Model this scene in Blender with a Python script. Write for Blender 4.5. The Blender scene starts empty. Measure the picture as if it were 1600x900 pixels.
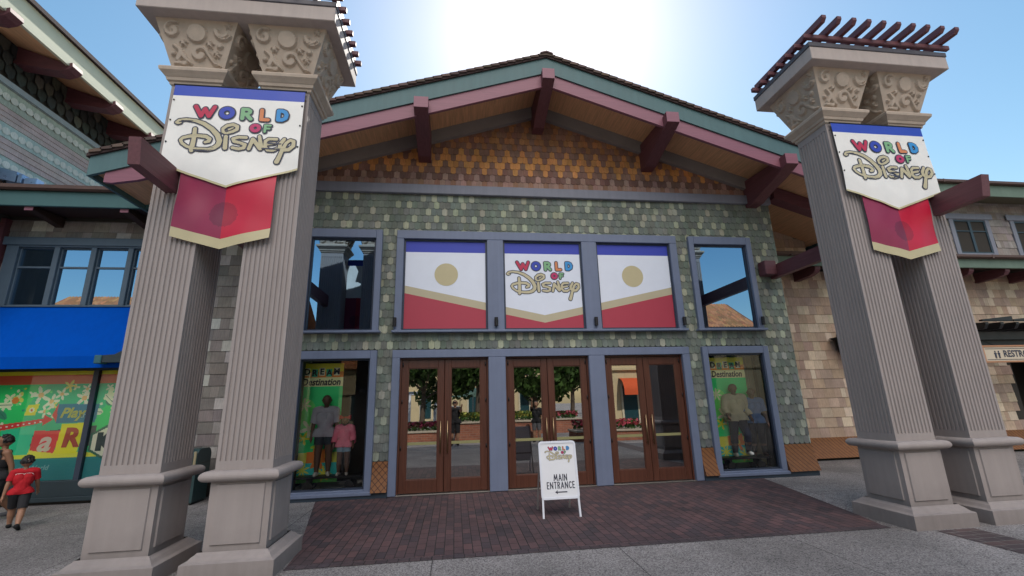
import bpy, math, random
import numpy as np
from mathutils import Vector, Matrix, noise as mnoise
random.seed(7)
rad = math.radians
SC = bpy.context.scene
COL = SC.collection
CX = 1.806            # axis of the gabled entrance front
CAM_Y, CAM_Z = -8.683, 1.6
SUN_DIR = Vector((0.16847, 0.67920, 0.71436)).normalized()   # towards the sun

# ------------------------------------------------------------------ materials
MATS = {}
def nt(m):
    m.use_nodes = True
    return m.node_tree, m.node_tree.nodes, m.node_tree.links
def pm(name, col, rough=0.7, var=0.12, scale=6.0, bump=0.15, bscale=80.0, attr=False, metal=0.0, streak=0.0, spec=0.4, dirt=0.0, grain=(9, 9, 0.35)):
    """painted / mineral surface: base colour with two scales of mottling, optional vertical streaks and a fine bump"""
    if name in MATS: return MATS[name]
    m = bpy.data.materials.new(name); t, N, L = nt(m)
    b = N['Principled BSDF']; b.inputs['Metallic'].default_value = metal
    b.inputs['Specular IOR Level'].default_value = spec
    tc = N.new('ShaderNodeTexCoord')
    n1 = N.new('ShaderNodeTexNoise'); n1.inputs['Scale'].default_value = scale; n1.inputs['Detail'].default_value = 6
    n1.inputs['Roughness'].default_value = 0.65
    L.new(tc.outputs['Object'], n1.inputs['Vector'])
    mp = N.new('ShaderNodeMapRange'); mp.inputs['From Min'].default_value = 0.25; mp.inputs['From Max'].default_value = 0.75
    mp.inputs['To Min'].default_value = 1 - var; mp.inputs['To Max'].default_value = 1 + var
    L.new(n1.outputs['Fac'], mp.inputs['Value'])
    if attr:
        a = N.new('ShaderNodeAttribute'); a.attribute_name = 'Col'; src = a.outputs['Color']
    else:
        a = N.new('ShaderNodeRGB'); a.outputs[0].default_value = (*col, 1); src = a.outputs[0]
    vm = N.new('ShaderNodeVectorMath'); vm.operation = 'SCALE'
    L.new(src, vm.inputs[0]); L.new(mp.outputs[0], vm.inputs['Scale'])
    out = vm.outputs[0]
    if streak > 0:
        mpg = N.new('ShaderNodeMapping'); mpg.inputs['Scale'].default_value = grain
        L.new(tc.outputs['Object'], mpg.inputs['Vector'])
        n3 = N.new('ShaderNodeTexNoise'); n3.inputs['Scale'].default_value = 1.6; n3.inputs['Detail'].default_value = 5
        L.new(mpg.outputs[0], n3.inputs['Vector'])
        m3 = N.new('ShaderNodeMapRange'); m3.inputs['From Min'].default_value = 0.35; m3.inputs['From Max'].default_value = 0.8
        m3.inputs['To Min'].default_value = 1.0; m3.inputs['To Max'].default_value = 1 - streak
        L.new(n3.outputs['Fac'], m3.inputs['Value'])
        v2 = N.new('ShaderNodeVectorMath'); v2.operation = 'SCALE'
        L.new(out, v2.inputs[0]); L.new(m3.outputs[0], v2.inputs['Scale']); out = v2.outputs[0]
    if dirt > 0:   # grime gathers near the ground
        sx = N.new('ShaderNodeSeparateXYZ'); L.new(tc.outputs['Object'], sx.inputs[0])
        ad = N.new('ShaderNodeMath'); ad.operation = 'MULTIPLY_ADD'; ad.inputs[1].default_value = 0.5; 
        L.new(n1.outputs['Fac'], ad.inputs[0]); L.new(sx.outputs['Z'], ad.inputs[2])
        m4 = N.new('ShaderNodeMapRange'); m4.inputs['From Min'].default_value = 0.2; m4.inputs['From Max'].default_value = 0.75
        m4.inputs['To Min'].default_value = 1 - dirt; m4.inputs['To Max'].default_value = 1.0
        L.new(ad.outputs[0], m4.inputs['Value'])
        v4 = N.new('ShaderNodeVectorMath'); v4.operation = 'SCALE'
        L.new(out, v4.inputs[0]); L.new(m4.outputs[0], v4.inputs['Scale']); out = v4.outputs[0]
    L.new(out, b.inputs['Base Color'])
    rr = N.new('ShaderNodeMapRange'); rr.inputs['To Min'].default_value = max(rough - 0.1, 0.03); rr.inputs['To Max'].default_value = min(rough + 0.1, 1)
    L.new(n1.outputs['Fac'], rr.inputs['Value']); L.new(rr.outputs[0], b.inputs['Roughness'])
    if bump > 0:
        n2 = N.new('ShaderNodeTexNoise'); n2.inputs['Scale'].default_value = bscale; n2.inputs['Detail'].default_value = 4
        L.new(tc.outputs['Object'], n2.inputs['Vector'])
        bp = N.new('ShaderNodeBump'); bp.inputs['Strength'].default_value = bump; bp.inputs['Distance'].default_value = 0.01
        L.new(n2.outputs['Fac'], bp.inputs['Height']); L.new(bp.outputs[0], b.inputs['Normal'])
    MATS[name] = m
    return m
def wood(name, col, axis='Y', rough=0.55, var=0.3):
    if name in MATS: return MATS[name]
    m = bpy.data.materials.new(name); t, N, L = nt(m); b = N['Principled BSDF']
    tc = N.new('ShaderNodeTexCoord'); mp = N.new('ShaderNodeMapping')
    s = {'X': (1.2, 26, 26), 'Y': (26, 1.2, 26), 'Z': (26, 26, 1.2)}[axis]; mp.inputs['Scale'].default_value = s
    L.new(tc.outputs['Object'], mp.inputs['Vector'])
    n = N.new('ShaderNodeTexNoise'); n.inputs['Scale'].default_value = 1.4; n.inputs['Detail'].default_value = 7; n.inputs['Roughness'].default_value = 0.7
    L.new(mp.outputs[0], n.inputs['Vector'])
    cr = N.new('ShaderNodeValToRGB')
    cr.color_ramp.elements[0].position = 0.3; cr.color_ramp.elements[1].position = 0.72
    cr.color_ramp.elements[0].color = (*[c * (1 - var) for c in col], 1); cr.color_ramp.elements[1].color = (*[min(c * (1 + var), 1) for c in col], 1)
    L.new(n.outputs['Fac'], cr.inputs['Fac']); L.new(cr.outputs[0], b.inputs['Base Color'])
    b.inputs['Roughness'].default_value = rough
    bp = N.new('ShaderNodeBump'); bp.inputs['Strength'].default_value = 0.15; bp.inputs['Distance'].default_value = 0.01
    L.new(n.outputs['Fac'], bp.inputs['Height']); L.new(bp.outputs[0], b.inputs['Normal'])
    MATS[name] = m
    return m
def glass(name, tint=(0.55, 0.58, 0.58), base=0.22, gloss=(1, 1, 1)):
    if name in MATS: return MATS[name]
    m = bpy.data.materials.new(name); t, N, L = nt(m)
    for n in list(N):
        if n.type != 'OUTPUT_MATERIAL': N.remove(n)
    o = [n for n in N if n.type == 'OUTPUT_MATERIAL'][0]
    tr = N.new('ShaderNodeBsdfTransparent'); tr.inputs[0].default_value = (*tint, 1)
    gl = N.new('ShaderNodeBsdfGlossy'); gl.inputs['Roughness'].default_value = 0.0; gl.inputs[0].default_value = (*gloss, 1)
    fr = N.new('ShaderNodeFresnel'); fr.inputs['IOR'].default_value = 1.5
    ad = N.new('ShaderNodeMath'); ad.operation = 'ADD'; ad.use_clamp = True; ad.inputs[1].default_value = base
    L.new(fr.outputs[0], ad.inputs[0])
    tc = N.new('ShaderNodeTexCoord'); nz = N.new('ShaderNodeTexNoise'); nz.inputs['Scale'].default_value = 0.9; nz.inputs['Detail'].default_value = 1
    L.new(tc.outputs['Object'], nz.inputs['Vector'])
    bp = N.new('ShaderNodeBump'); bp.inputs['Strength'].default_value = 0.06; bp.inputs['Distance'].default_value = 0.012
    L.new(nz.outputs['Fac'], bp.inputs['Height']); L.new(bp.outputs[0], gl.inputs['Normal'])
    mx = N.new('ShaderNodeMixShader'); L.new(ad.outputs[0], mx.inputs[0]); L.new(tr.outputs[0], mx.inputs[1]); L.new(gl.outputs[0], mx.inputs[2])
    L.new(mx.outputs[0], o.inputs['Surface'])
    MATS[name] = m
    return m

# ------------------------------------------------------------------ mesh helpers
ORG = {}
def rootpos(o): return ORG.get(o.name, Vector((0, 0, 0)))
def tag(o, label=None, cat=None, group=None, kind=None):
    if label: o['label'] = label
    if cat: o['category'] = cat
    if group: o['group'] = group
    if kind: o['kind'] = kind
    return o
def thing(name, label, cat, loc=(0, 0, 0), group=None):
    o = bpy.data.objects.new(name, None); COL.objects.link(o); o.location = loc; o.empty_display_size = 0.2
    ORG[o.name] = Vector(loc)
    return tag(o, label, cat, group)
class MB:
    def __init__(s): s.v = []; s.f = []; s.c = []; s.smooth = False
    def face(s, pts, col=None):
        i = len(s.v); s.v += [tuple(p) for p in pts]; s.f.append(list(range(i, i + len(pts)))); s.c.append(col)
    def raw(s, vs, fs, col=None):
        i = len(s.v); s.v += [tuple(p) for p in vs]
        for f in fs: s.f.append([k + i for k in f]); s.c.append(col)
    def box(s, x0, x1, y0, y1, z0, z1, col=None):
        v = [(x0, y0, z0), (x1, y0, z0), (x1, y1, z0), (x0, y1, z0), (x0, y0, z1), (x1, y0, z1), (x1, y1, z1), (x0, y1, z1)]
        s.raw(v, [(0, 3, 2, 1), (4, 5, 6, 7), (0, 1, 5, 4), (1, 2, 6, 5), (2, 3, 7, 6), (3, 0, 4, 7)], col)
    def bbox(s, x0, x1, y0, y1, z0, z1, b=0.01, col=None):
        """box with chamfered edges"""
        b = min(b, (x1 - x0) / 3, (y1 - y0) / 3, (z1 - z0) / 3)
        V = []; idx = {}
        xs = (x0, x1); ys = (y0, y1); zs = (z0, z1)
        for i in (0, 1):
            for j in (0, 1):
                for k in (0, 1):
                    sx = b if i == 0 else -b; sy = b if j == 0 else -b; sz = b if k == 0 else -b
                    idx[(i, j, k, 'x')] = len(V); V.append((xs[i], ys[j] + sy, zs[k] + sz))
                    idx[(i, j, k, 'y')] = len(V); V.append((xs[i] + sx, ys[j], zs[k] + sz))
                    idx[(i, j, k, 'z')] = len(V); V.append((xs[i] + sx, ys[j] + sy, zs[k]))
        F = []
        def q(a): F.append([idx[t] for t in a])
        q([(0, 0, 0, 'x'), (0, 0, 1, 'x'), (0, 1, 1, 'x'), (0, 1, 0, 'x')]); q([(1, 0, 0, 'x'), (1, 1, 0, 'x'), (1, 1, 1, 'x'), (1, 0, 1, 'x')])
        q([(0, 0, 0, 'y'), (1, 0, 0, 'y'), (1, 0, 1, 'y'), (0, 0, 1, 'y')]); q([(0, 1, 0, 'y'), (0, 1, 1, 'y'), (1, 1, 1, 'y'), (1, 1, 0, 'y')])
        q([(0, 0, 0, 'z'), (0, 1, 0, 'z'), (1, 1, 0, 'z'), (1, 0, 0, 'z')]); q([(0, 0, 1, 'z'), (1, 0, 1, 'z'), (1, 1, 1, 'z'), (0, 1, 1, 'z')])
        for i in (0, 1):
            for j in (0, 1): q([(i, j, 0, 'x'), (i, j, 1, 'x'), (i, j, 1, 'y'), (i, j, 0, 'y')])
            for k in (0, 1): q([(i, 0, k, 'x'), (i, 1, k, 'x'), (i, 1, k, 'z'), (i, 0, k, 'z')])
        for j in (0, 1):
            for k in (0, 1): q([(0, j, k, 'y'), (1, j, k, 'y'), (1, j, k, 'z'), (0, j, k, 'z')])
        for i in (0, 1):
            for j in (0, 1):
                for k in (0, 1): q([(i, j, k, 'x'), (i, j, k, 'y'), (i, j, k, 'z')])
        s.raw(V, F, col); s.fixn = True
    def prism(s, poly, axis, a0, a1, col=None):
        """poly of 2D points extruded along axis: 'y' -> (x,z), 'x' -> (y,z), 'z' -> (x,y)"""
        def P(p, a): return {'y': (p[0], a, p[1]), 'x': (a, p[0], p[1]), 'z': (p[0], p[1], a)}[axis]
        n = len(poly); vs = [P(p, a0) for p in poly] + [P(p, a1) for p in poly]
        fs = [list(range(n)), list(range(n, 2 * n))[::-1]] + [[(k + 1) % n, k, n + k, n + (k + 1) % n] for k in range(n)]
        s.raw(vs, fs, col); s.fixn = True
    def tube(s, p0, p1, r0, r1=None, n=12, col=None, caps=True):
        r1 = r0 if r1 is None else r1
        p0 = Vector(p0); p1 = Vector(p1); d = (p1 - p0).normalized()
        a = d.orthogonal().normalized(); b = d.cross(a)
        vs = []
        for p, r in ((p0, r0), (p1, r1)):
            for k in range(n):
                t = 2 * math.pi * k / n; vs.append(p + (a * math.cos(t) + b * math.sin(t)) * r)
        fs = [[k, (k + 1) % n, n + (k + 1) % n, n + k] for k in range(n)]
        if caps: fs += [list(range(n))[::-1], list(range(n, 2 * n))]
        s.raw(vs, fs, col)
    def bar(s, p0, p1, w, h, col=None):
        """rectangular bar between two points, w sideways, h upward"""
        p0 = Vector(p0); p1 = Vector(p1); d = (p1 - p0).normalized()
        sd = d.cross(Vector((0, 0, 1)));
        if sd.length < 1e-4: sd = Vector((1, 0, 0))
        sd.normalize(); up = sd.cross(d)
        vs = [p + sd * (w / 2 * i) + up * (h / 2 * j) for p in (p0, p1) for i, j in ((-1, -1), (1, -1), (1, 1), (-1, 1))]
        s.raw(vs, [(0, 1, 2, 3)[::-1], (4, 5, 6, 7), (0, 1, 5, 4), (1, 2, 6, 5), (2, 3, 7, 6), (3, 0, 4, 7)], col); s.fixn = True
    def ball(s, c, r, n=10, col=None, sc=(1, 1, 1)):
        vs = []; fs = []
        for i in range(n + 1):
            th = math.pi * i / n
            for k in range(n * 2):
                ph = math.pi * k / n
                vs.append((c[0] + r * sc[0] * math.sin(th) * math.cos(ph), c[1] + r * sc[1] * math.sin(th) * math.sin(ph), c[2] + r * sc[2] * math.cos(th)))
        m = 2 * n
        for i in range(n):
            for k in range(m): fs.append((i * m + k, (i + 1) * m + k, (i + 1) * m + (k + 1) % m, i * m + (k + 1) % m))
        s.raw(vs, fs, col)
    def build(s, name, mat, parent=None, label=None, smooth=False, kind=None, loc=None):
        o0 = rootpos(parent) if parent else Vector(loc or (0, 0, 0))
        me = bpy.data.meshes.new(name)
        me.from_pydata([(a - o0.x, b - o0.y, c - o0.z) for a, b, c in s.v], [], s.f)
        if any(c is not None for c in s.c):
            ca = me.color_attributes.new('Col', 'FLOAT_COLOR', 'CORNER')
            flat = []
            for f, c in zip(s.f, s.c):
                c = c or (0.5, 0.5, 0.5)
                flat += [c[0], c[1], c[2], 1.0] * len(f)
            ca.data.foreach_set('color', flat)
        me.validate()
        if getattr(s, 'fixn', False):
            import bmesh
            bm = bmesh.new(); bm.from_mesh(me); bmesh.ops.recalc_face_normals(bm, faces=bm.faces); bm.to_mesh(me); bm.free()
        me.update()
        if smooth: me.polygons.foreach_set('use_smooth', [True] * len(me.polygons))
        o = bpy.data.objects.new(name, me); COL.objects.link(o); me.materials.append(mat)
        if parent: o.parent = parent
        else: o.location = o0
        ORG[o.name] = o0
        if label: o['label'] = label
        if kind: o['kind'] = kind
        return o
def copy_tree(o, parent=None):
    c = o.copy(); COL.objects.link(c)
    if parent: c.parent = parent
    for ch in list(o.children): copy_tree(ch, c)
    return c
def wall_cells(mb, x0, x1, z0, z1, y0, y1, holes):
    xs = sorted({x0, x1, *[h[0] for h in holes], *[h[1] for h in holes]}); zs = sorted({z0, z1, *[h[2] for h in holes], *[h[3] for h in holes]})
    xs = [x for x in xs if x0 <= x <= x1]; zs = [z for z in zs if z0 <= z <= z1]
    for a, b in zip(xs, xs[1:]):
        run = None
        for c, d in zip(zs, zs[1:]):
            mx, mz = (a + b) / 2, (c + d) / 2
            hole = any(h[0] < mx < h[1] and h[2] < mz < h[3] for h in holes)
            if hole:
                if run: mb.box(a, b, y0, y1, *run); run = None
            else: run = (run[0], d) if run else (c, d)
        if run: mb.box(a, b, y0, y1, *run)
def clip_poly(poly, f):
    out = []
    n = len(poly)
    for i in range(n):
        a, b = poly[i], poly[(i + 1) % n]; fa, fb = f(a), f(b)
        if fa >= 0: out.append(a)
        if (fa >= 0) != (fb >= 0):
            t = fa / (fa - fb); out.append((a[0] + (b[0] - a[0]) * t, a[1] + (b[1] - a[1]) * t))
    return out

# 2D shapes from stroke distance fields (lettering, relief)
def sdf_field(strokes, X, Z):
    F = np.full(X.shape, 9.0)
    for st in strokes:
        if len(st) == 1: st = [st[0], st[0]]
        for (ax, az, ar), (bx, bz, br) in zip(st, st[1:]):
            dx, dz = bx - ax, bz - az; l2 = dx * dx + dz * dz
            t = np.clip(((X - ax) * dx + (Z - az) * dz) / l2, 0, 1) if l2 > 1e-12 else 0 * X
            F = np.minimum(F, np.hypot(X - ax - t * dx, Z - az - t * dz) - (ar + t * (br - ar)))
    return F
def sdf_polys(strokes, grow, cell):
    xs = [p[0] for s in strokes for p in s]; zs = [p[1] for s in strokes for p in s]; m = max(p[2] for s in strokes for p in s) + grow + 2 * cell
    gx = np.arange(min(xs) - m, max(xs) + m, cell); gz = np.arange(min(zs) - m, max(zs) + m, cell)
    X, Z = np.meshgrid(gx, gz); F = grow - sdf_field(strokes, X, Z)
    out = []
    R, C = F.shape
    inside = F >= 0
    for j in range(R - 1):
        i = 0
        while i < C - 1:
            s4 = int(inside[j, i]) + int(inside[j, i + 1]) + int(inside[j + 1, i]) + int(inside[j + 1, i + 1])
            if s4 == 0: i += 1; continue
            if s4 == 4:
                k = i
                while k < C - 1 and inside[j, k] and inside[j, k + 1] and inside[j + 1, k] and inside[j + 1, k + 1]: k += 1
                out.append([(gx[i], gz[j]), (gx[k], gz[j]), (gx[k], gz[j + 1]), (gx[i], gz[j + 1])]); i = k; continue
            q = [(gx[i], gz[j], F[j, i]), (gx[i + 1], gz[j], F[j, i + 1]), (gx[i + 1], gz[j + 1], F[j + 1, i + 1]), (gx[i], gz[j + 1], F[j + 1, i])]
            pl = []
            for a, b in zip(q, q[1:] + q[:1]):
                if a[2] >= 0: pl.append((a[0], a[1]))
                if (a[2] >= 0) != (b[2] >= 0):
                    t = a[2] / (a[2] - b[2]); pl.append((a[0] + (b[0] - a[0]) * t, a[1] + (b[1] - a[1]) * t))
            if len(pl) > 2: out.append(pl)
            i += 1
    return out
def flat2d(mb, polys, y, ox=0, oz=0, s=1.0, col=None, sag=None):
    for p in polys:
        mb.face([(ox + a * s, y + (sag(ox + a * s, oz + b * s) if sag else 0), oz + b * s) for a, b in p], col)
def text_polys(txt, size, bold=0.0, shear=0.0, sx=1.0, align='CENTER', spacing=1.0):
    cu = bpy.data.curves.new('lettering', 'FONT'); cu.body = txt; cu.size = size; cu.align_x = align; cu.align_y = 'CENTER'
    cu.offset = bold; cu.shear = shear; cu.space_character = spacing; cu.resolution_u = 3
    o = bpy.data.objects.new('lettering', cu); COL.objects.link(o)
    bpy.context.view_layer.update()
    me = bpy.data.meshes.new_from_object(o.evaluated_get(bpy.context.evaluated_depsgraph_get()))
    ps = [[(me.vertices[k].co.x * sx, me.vertices[k].co.y) for k in p.vertices] for p in me.polygons]
    bpy.data.objects.remove(o); bpy.data.curves.remove(cu); bpy.data.meshes.remove(me)
    return ps

# ------------------------------------------------------------------ materials used
PILLAR = pm('pillar_stucco', (0.335, 0.297, 0.287), 0.8, 0.07, 1.7, 0.12, 160, streak=0.11, dirt=0.30)
CAPST = pm('capital_stucco', (0.47, 0.39, 0.32), 0.8, 0.12, 5, 0.15, 120, streak=0.12)
SLABM = pm('slab_paint', (0.44, 0.38, 0.355), 0.7, 0.07, 3, 0.08, 90, streak=0.1)
DARKCAP = pm('slab_flashing', (0.09, 0.085, 0.10), 0.5, 0.15, 6, 0.05)
MAROON = wood('maroon_timber', (0.125, 0.042, 0.052), 'Y')
MAROONX = wood('maroon_slat', (0.12, 0.042, 0.054), 'X')
PURPLE = wood('purple_board', (0.235, 0.088, 0.125), 'X', 0.5, 0.14)
TEAL = pm('teal_fascia', (0.075, 0.15, 0.16), 0.55, 0.1, 2.5, 0.06, 60, streak=0.12)
TRIM = pm('blue_trim', (0.155, 0.19, 0.285), 0.5, 0.07, 3, 0.05, 70, streak=0.10)
TRIMG = pm('grey_trim', (0.215, 0.225, 0.275), 0.6, 0.08, 3, 0.05, 60, streak=0.12)
RAKE = pm('rake_grey', (0.25, 0.235, 0.235), 0.7, 0.1, 3, 0.06)
SLATE = pm('dark_blue_frame', (0.03, 0.042, 0.07), 0.4, 0.1, 5, 0.03)
SOFFIT = wood('soffit_board', (0.74, 0.43, 0.235), 'Y', 0.5, 0.25)
SHING = pm('green_shingle', None, 0.85, 0.26, 2.2, 0.3, 130, attr=True, spec=0.2, streak=.32, grain=(42, 42, 3.5))
ROOFM = pm('roof_tile', None, 0.85, 0.2, 10, 0.3, 60, attr=True)
COREM = pm('wall_core', (0.07, 0.075, 0.07), 0.9)
DOORW = wood('door_timber', (0.088, 0.032, 0.020), 'Z', 0.32, 0.3)
BRONZE = pm('bronze_handle', (0.30, 0.21, 0.12), 0.3, 0.1, 20, 0, metal=0.9)
BLACKM = pm('black_metal', (0.012, 0.012, 0.014), 0.45, 0.1, 10, 0.03)
STEEL = pm('threshold_metal', (0.25, 0.24, 0.22), 0.4, 0.15, 10, 0.05, metal=0.7)
SKIRT = pm('flare_timber', None, 0.6, 0.2, 12, 0.15, attr=True)
PANE = glass('window_glass', (0.30, 0.34, 0.36), 0.52, (.50, .74, 1.0))
DOORG = glass('door_glass', (0.42, 0.43, 0.42), 0.36)
DISPG = glass('display_glass', (0.98, 0.985, 0.985), 0.0)
INTER = pm('shop_interior', (0.035, 0.032, 0.03), 0.9, 0.2, 2, 0)
VINYL = pm('banner_vinyl', None, 0.45, 0.05, 4, 0.04, 30, attr=True, spec=0.5)
PRINT = pm('printed_graphic', None, 0.5, 0.03, 4, 0, attr=True, spec=0.4)
SIGNW = pm('sign_white', (0.72, 0.74, 0.78), 0.4, 0.03, 5, 0)
INK = pm('dark_ink', (0.03, 0.035, 0.06), 0.6, 0.05, 5, 0)
LOGOM = pm('logo_ink', None, 0.5, 0.03, 5, 0, attr=True)

# ------------------------------------------------------------------ setting: ground
def ground_material():
    m = bpy.data.materials.new('aggregate_concrete'); t, N, L = nt(m); b = N['Principled BSDF']
    tc = N.new('ShaderNodeTexCoord')
    v = N.new('ShaderNodeTexVoronoi'); v.inputs['Scale'].default_value = 95; L.new(tc.outputs['Object'], v.inputs['Vector'])
    cr = N.new('ShaderNodeValToRGB'); e = cr.color_ramp.elements
    e[0].position = 0.05; e[0].color = (0.085, 0.078, 0.08, 1); e[1].position = 0.95; e[1].color = (0.33, 0.315, 0.31, 1)
    x = e.new(0.4); x.color = (0.215, 0.20, 0.20, 1); x = e.new(0.75); x.color = (0.27, 0.255, 0.25, 1)
    sp = N.new('ShaderNodeSeparateColor'); L.new(v.outputs['Color'], sp.inputs[0]); L.new(sp.outputs[0], cr.inputs[0])
    n = N.new('ShaderNodeTexNoise'); n.inputs['Scale'].default_value = 0.8; n.inputs['Detail'].default_value = 8; n.inputs['Roughness'].default_value = 0.7
    L.new(tc.outputs['Object'], n.inputs['Vector'])
    mp = N.new('ShaderNodeMapRange'); mp.inputs['From Min'].default_value = 0.3; mp.inputs['From Max'].default_value = 0.7; mp.inputs['To Min'].default_value = 0.72; mp.inputs['To Max'].default_value = 1.16
    L.new(n.outputs['Fac'], mp.inputs['Value'])
    # saw-cut joints every 2.02 m
    sx = N.new('ShaderNodeSeparateXYZ'); L.new(tc.outputs['Object'], sx.inputs[0])
    def joint(sock, off, per):
        a = N.new('ShaderNodeMath'); a.operation = 'ADD'; a.inputs[1].default_value = -off + per / 2; L.new(sock, a.inputs[0])
        w = N.new('ShaderNodeMath'); w.operation = 'WRAP'; w.inputs[1].default_value = 0; w.inputs[2].default_value = per; L.new(a.outputs[0], w.inputs[0])
        d = N.new('ShaderNodeMath'); d.operation = 'SUBTRACT'; d.inputs[1].default_value = per / 2; L.new(w.outputs[0], d.inputs[0])
        ab = N.new('ShaderNodeMath'); ab.operation = 'ABSOLUTE'; L.new(d.outputs[0], ab.inputs[0])
        g = N.new('ShaderNodeMath'); g.operation = 'GREATER_THAN'; g.inputs[1].default_value = 0.006; L.new(ab.outputs[0], g.inputs[0])
        return g.outputs[0]
    j1 = joint(sx.outputs['X'], -0.22, 2.02); j2 = joint(sx.outputs['Y'], -5.43, 2.02)
    mm = N.new('ShaderNodeMath'); mm.operation = 'MULTIPLY'; L.new(j1, mm.inputs[0]); L.new(j2, mm.inputs[1])
    ma = N.new('ShaderNodeMapRange'); ma.inputs['To Min'].default_value = 0.3; L.new(mm.outputs[0], ma.inputs['Value'])
    vg = N.new('ShaderNodeTexVoronoi'); vg.inputs['Scale'].default_value = 2.3; L.new(tc.outputs['Object'], vg.inputs['Vector'])
    gs = N.new('ShaderNodeMapRange'); gs.inputs['From Min'].default_value = 0.045; gs.inputs['From Max'].default_value = 0.075; gs.inputs['To Min'].default_value = 0.62; L.new(vg.outputs['Distance'], gs.inputs['Value'])
    ns = N.new('ShaderNodeTexNoise'); ns.inputs['Scale'].default_value = 0.28; ns.inputs['Detail'].default_value = 5; ns.inputs['Distortion'].default_value = 1.5; L.new(tc.outputs['Object'], ns.inputs['Vector'])
    ng_ = N.new('ShaderNodeMapRange'); ng_.inputs['From Min'].default_value = 0.40; ng_.inputs['From Max'].default_value = 0.62; ng_.inputs['To Min'].default_value = 0.80; ng_.inputs['To Max'].default_value = 1.12; L.new(ns.outputs['Fac'], ng_.inputs['Value'])
    mg = N.new('ShaderNodeMath'); mg.operation = 'MULTIPLY'; L.new(gs.outputs[0], mg.inputs[0]); L.new(ng_.outputs[0], mg.inputs[1])
    mh = N.new('ShaderNodeMath'); mh.operation = 'MULTIPLY'; L.new(mg.outputs[0], mh.inputs[0]); L.new(mp.outputs[0], mh.inputs[1]); mp = mh
    m2 = N.new('ShaderNodeMath'); m2.operation = 'MULTIPLY'; L.new(mp.outputs[0], m2.inputs[0]); L.new(ma.outputs[0], m2.inputs[1])
    vm = N.new('ShaderNodeVectorMath'); vm.operation = 'SCALE'; L.new(cr.outputs[0], vm.inputs[0]); L.new(m2.outputs[0], vm.inputs['Scale'])
    L.new(vm.outputs[0], b.inputs['Base Color']); b.inputs['Roughness'].default_value = 0.85
    bp = N.new('ShaderNodeBump'); bp.inputs['Strength'].default_value = 0.35; bp.inputs['Distance'].default_value = 0.006
    L.new(v.outputs['Distance'], bp.inputs['Height']); L.new(bp.outputs[0], b.inputs['Normal'])
    return m
def brick_material(name, c1, c2, mortar, bw, bh, rot=0.0, ms=0.06, vertical=False, rough=0.8):
    m = bpy.data.materials.new(name); t, N, L = nt(m); b = N['Principled BSDF']
    tc = N.new('ShaderNodeTexCoord'); mp = N.new('ShaderNodeMapping')
    mp.inputs['Rotation'].default_value = (rad(90) if vertical else 0, 0, rot)
    L.new(tc.outputs['Object'], mp.inputs['Vector'])
    k = N.new('ShaderNodeTexBrick'); k.inputs['Scale'].default_value = 1.0; k.inputs['Brick Width'].default_value = bw; k.inputs['Row Height'].default_value = bh
    k.inputs['Mortar Size'].default_value = 0.0055; k.inputs['Color1'].default_value = (*c1, 1); k.inputs['Color2'].default_value = (*c2, 1); k.inputs['Mortar'].default_value = (*mortar, 1)
    k.inputs['Bias'].default_value = 0.0
    L.new(mp.outputs[0], k.inputs['Vector'])
    n = N.new('ShaderNodeTexNoise'); n.inputs['Scale'].default_value = 1.3; n.inputs['Detail'].default_value = 8; n.inputs['Roughness'].default_value = 0.75; L.new(tc.outputs['Object'], n.inputs['Vector'])
    r = N.new('ShaderNodeMapRange'); r.inputs['From Min'].default_value = 0.3; r.inputs['From Max'].default_value = 0.7; r.inputs['To Min'].default_value = 0.65; r.inputs['To Max'].default_value = 1.3; L.new(n.outputs['Fac'], r.inputs['Value'])
    vm = N.new('ShaderNodeVectorMath'); vm.operation = 'SCALE'; L.new(k.outputs['Color'], vm.inputs[0]); L.new(r.outputs[0], vm.inputs['Scale'])
    L.new(vm.outputs[0], b.inputs['Base Color']); b.inputs['Roughness'].default_value = rough
    iv = N.new('ShaderNodeMath'); iv.operation = 'SUBTRACT'; iv.inputs[0].default_value = 1; L.new(k.outputs['Fac'], iv.inputs[1])
    n5 = N.new('ShaderNodeTexNoise'); n5.inputs['Scale'].default_value = 60; L.new(tc.outputs['Object'], n5.inputs['Vector'])
    ad = N.new('ShaderNodeMath'); ad.operation = 'MULTIPLY_ADD'; ad.inputs[1].default_value = 0.4; L.new(n5.outputs['Fac'], ad.inputs[0]); L.new(iv.outputs[0], ad.inputs[2])
    bp = N.new('ShaderNodeBump'); bp.inputs['Strength'].default_value = 0.5; bp.inputs['Distance'].default_value = 0.006; L.new(ad.outputs[0], bp.inputs['Height']); L.new(bp.outputs[0], b.inputs['Normal'])
    return m
g = MB(); g.box(-170, 170, -170, 170, -0.3, 0.0); g.build('ground', ground_material(), kind='structure')
PAVE = brick_material('paving_brick', (0.112, 0.060, 0.062), (0.050, 0.037, 0.044), (0.020, 0.017, 0.019), 0.21, 0.105, rad(90))
g = MB(); g.face([(-2.36, -0.03, .004), (-1.74, -2.85, .004), (-1.70, -3.29, .004), (5.2, -3.29, .004), (5.34, -2.8, .004), (5.98, -0.03, .004)][::-1]); g.f[-1] = g.f[-1][::-1]
g.build('brick_paving', PAVE, kind='structure')
PAVE2 = brick_material('paving_brick_header', (0.085, 0.056, 0.060), (0.058, 0.045, 0.053), (0.020, 0.018, 0.020), 0.21, 0.115, rad(90))
g = MB(); g.face([(-1.70, -3.41, .004), (5.2, -3.41, .004), (5.2, -3.296, .004), (-1.70, -3.296, .004)])
g.build('brick_paving_edge', PAVE2, kind='structure')
PAVE3 = brick_material('paving_brick_band', (0.10, 0.062, 0.06), (0.055, 0.042, 0.046), (0.16, 0.15, 0.14), 0.24, 0.12, 0.0)
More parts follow.
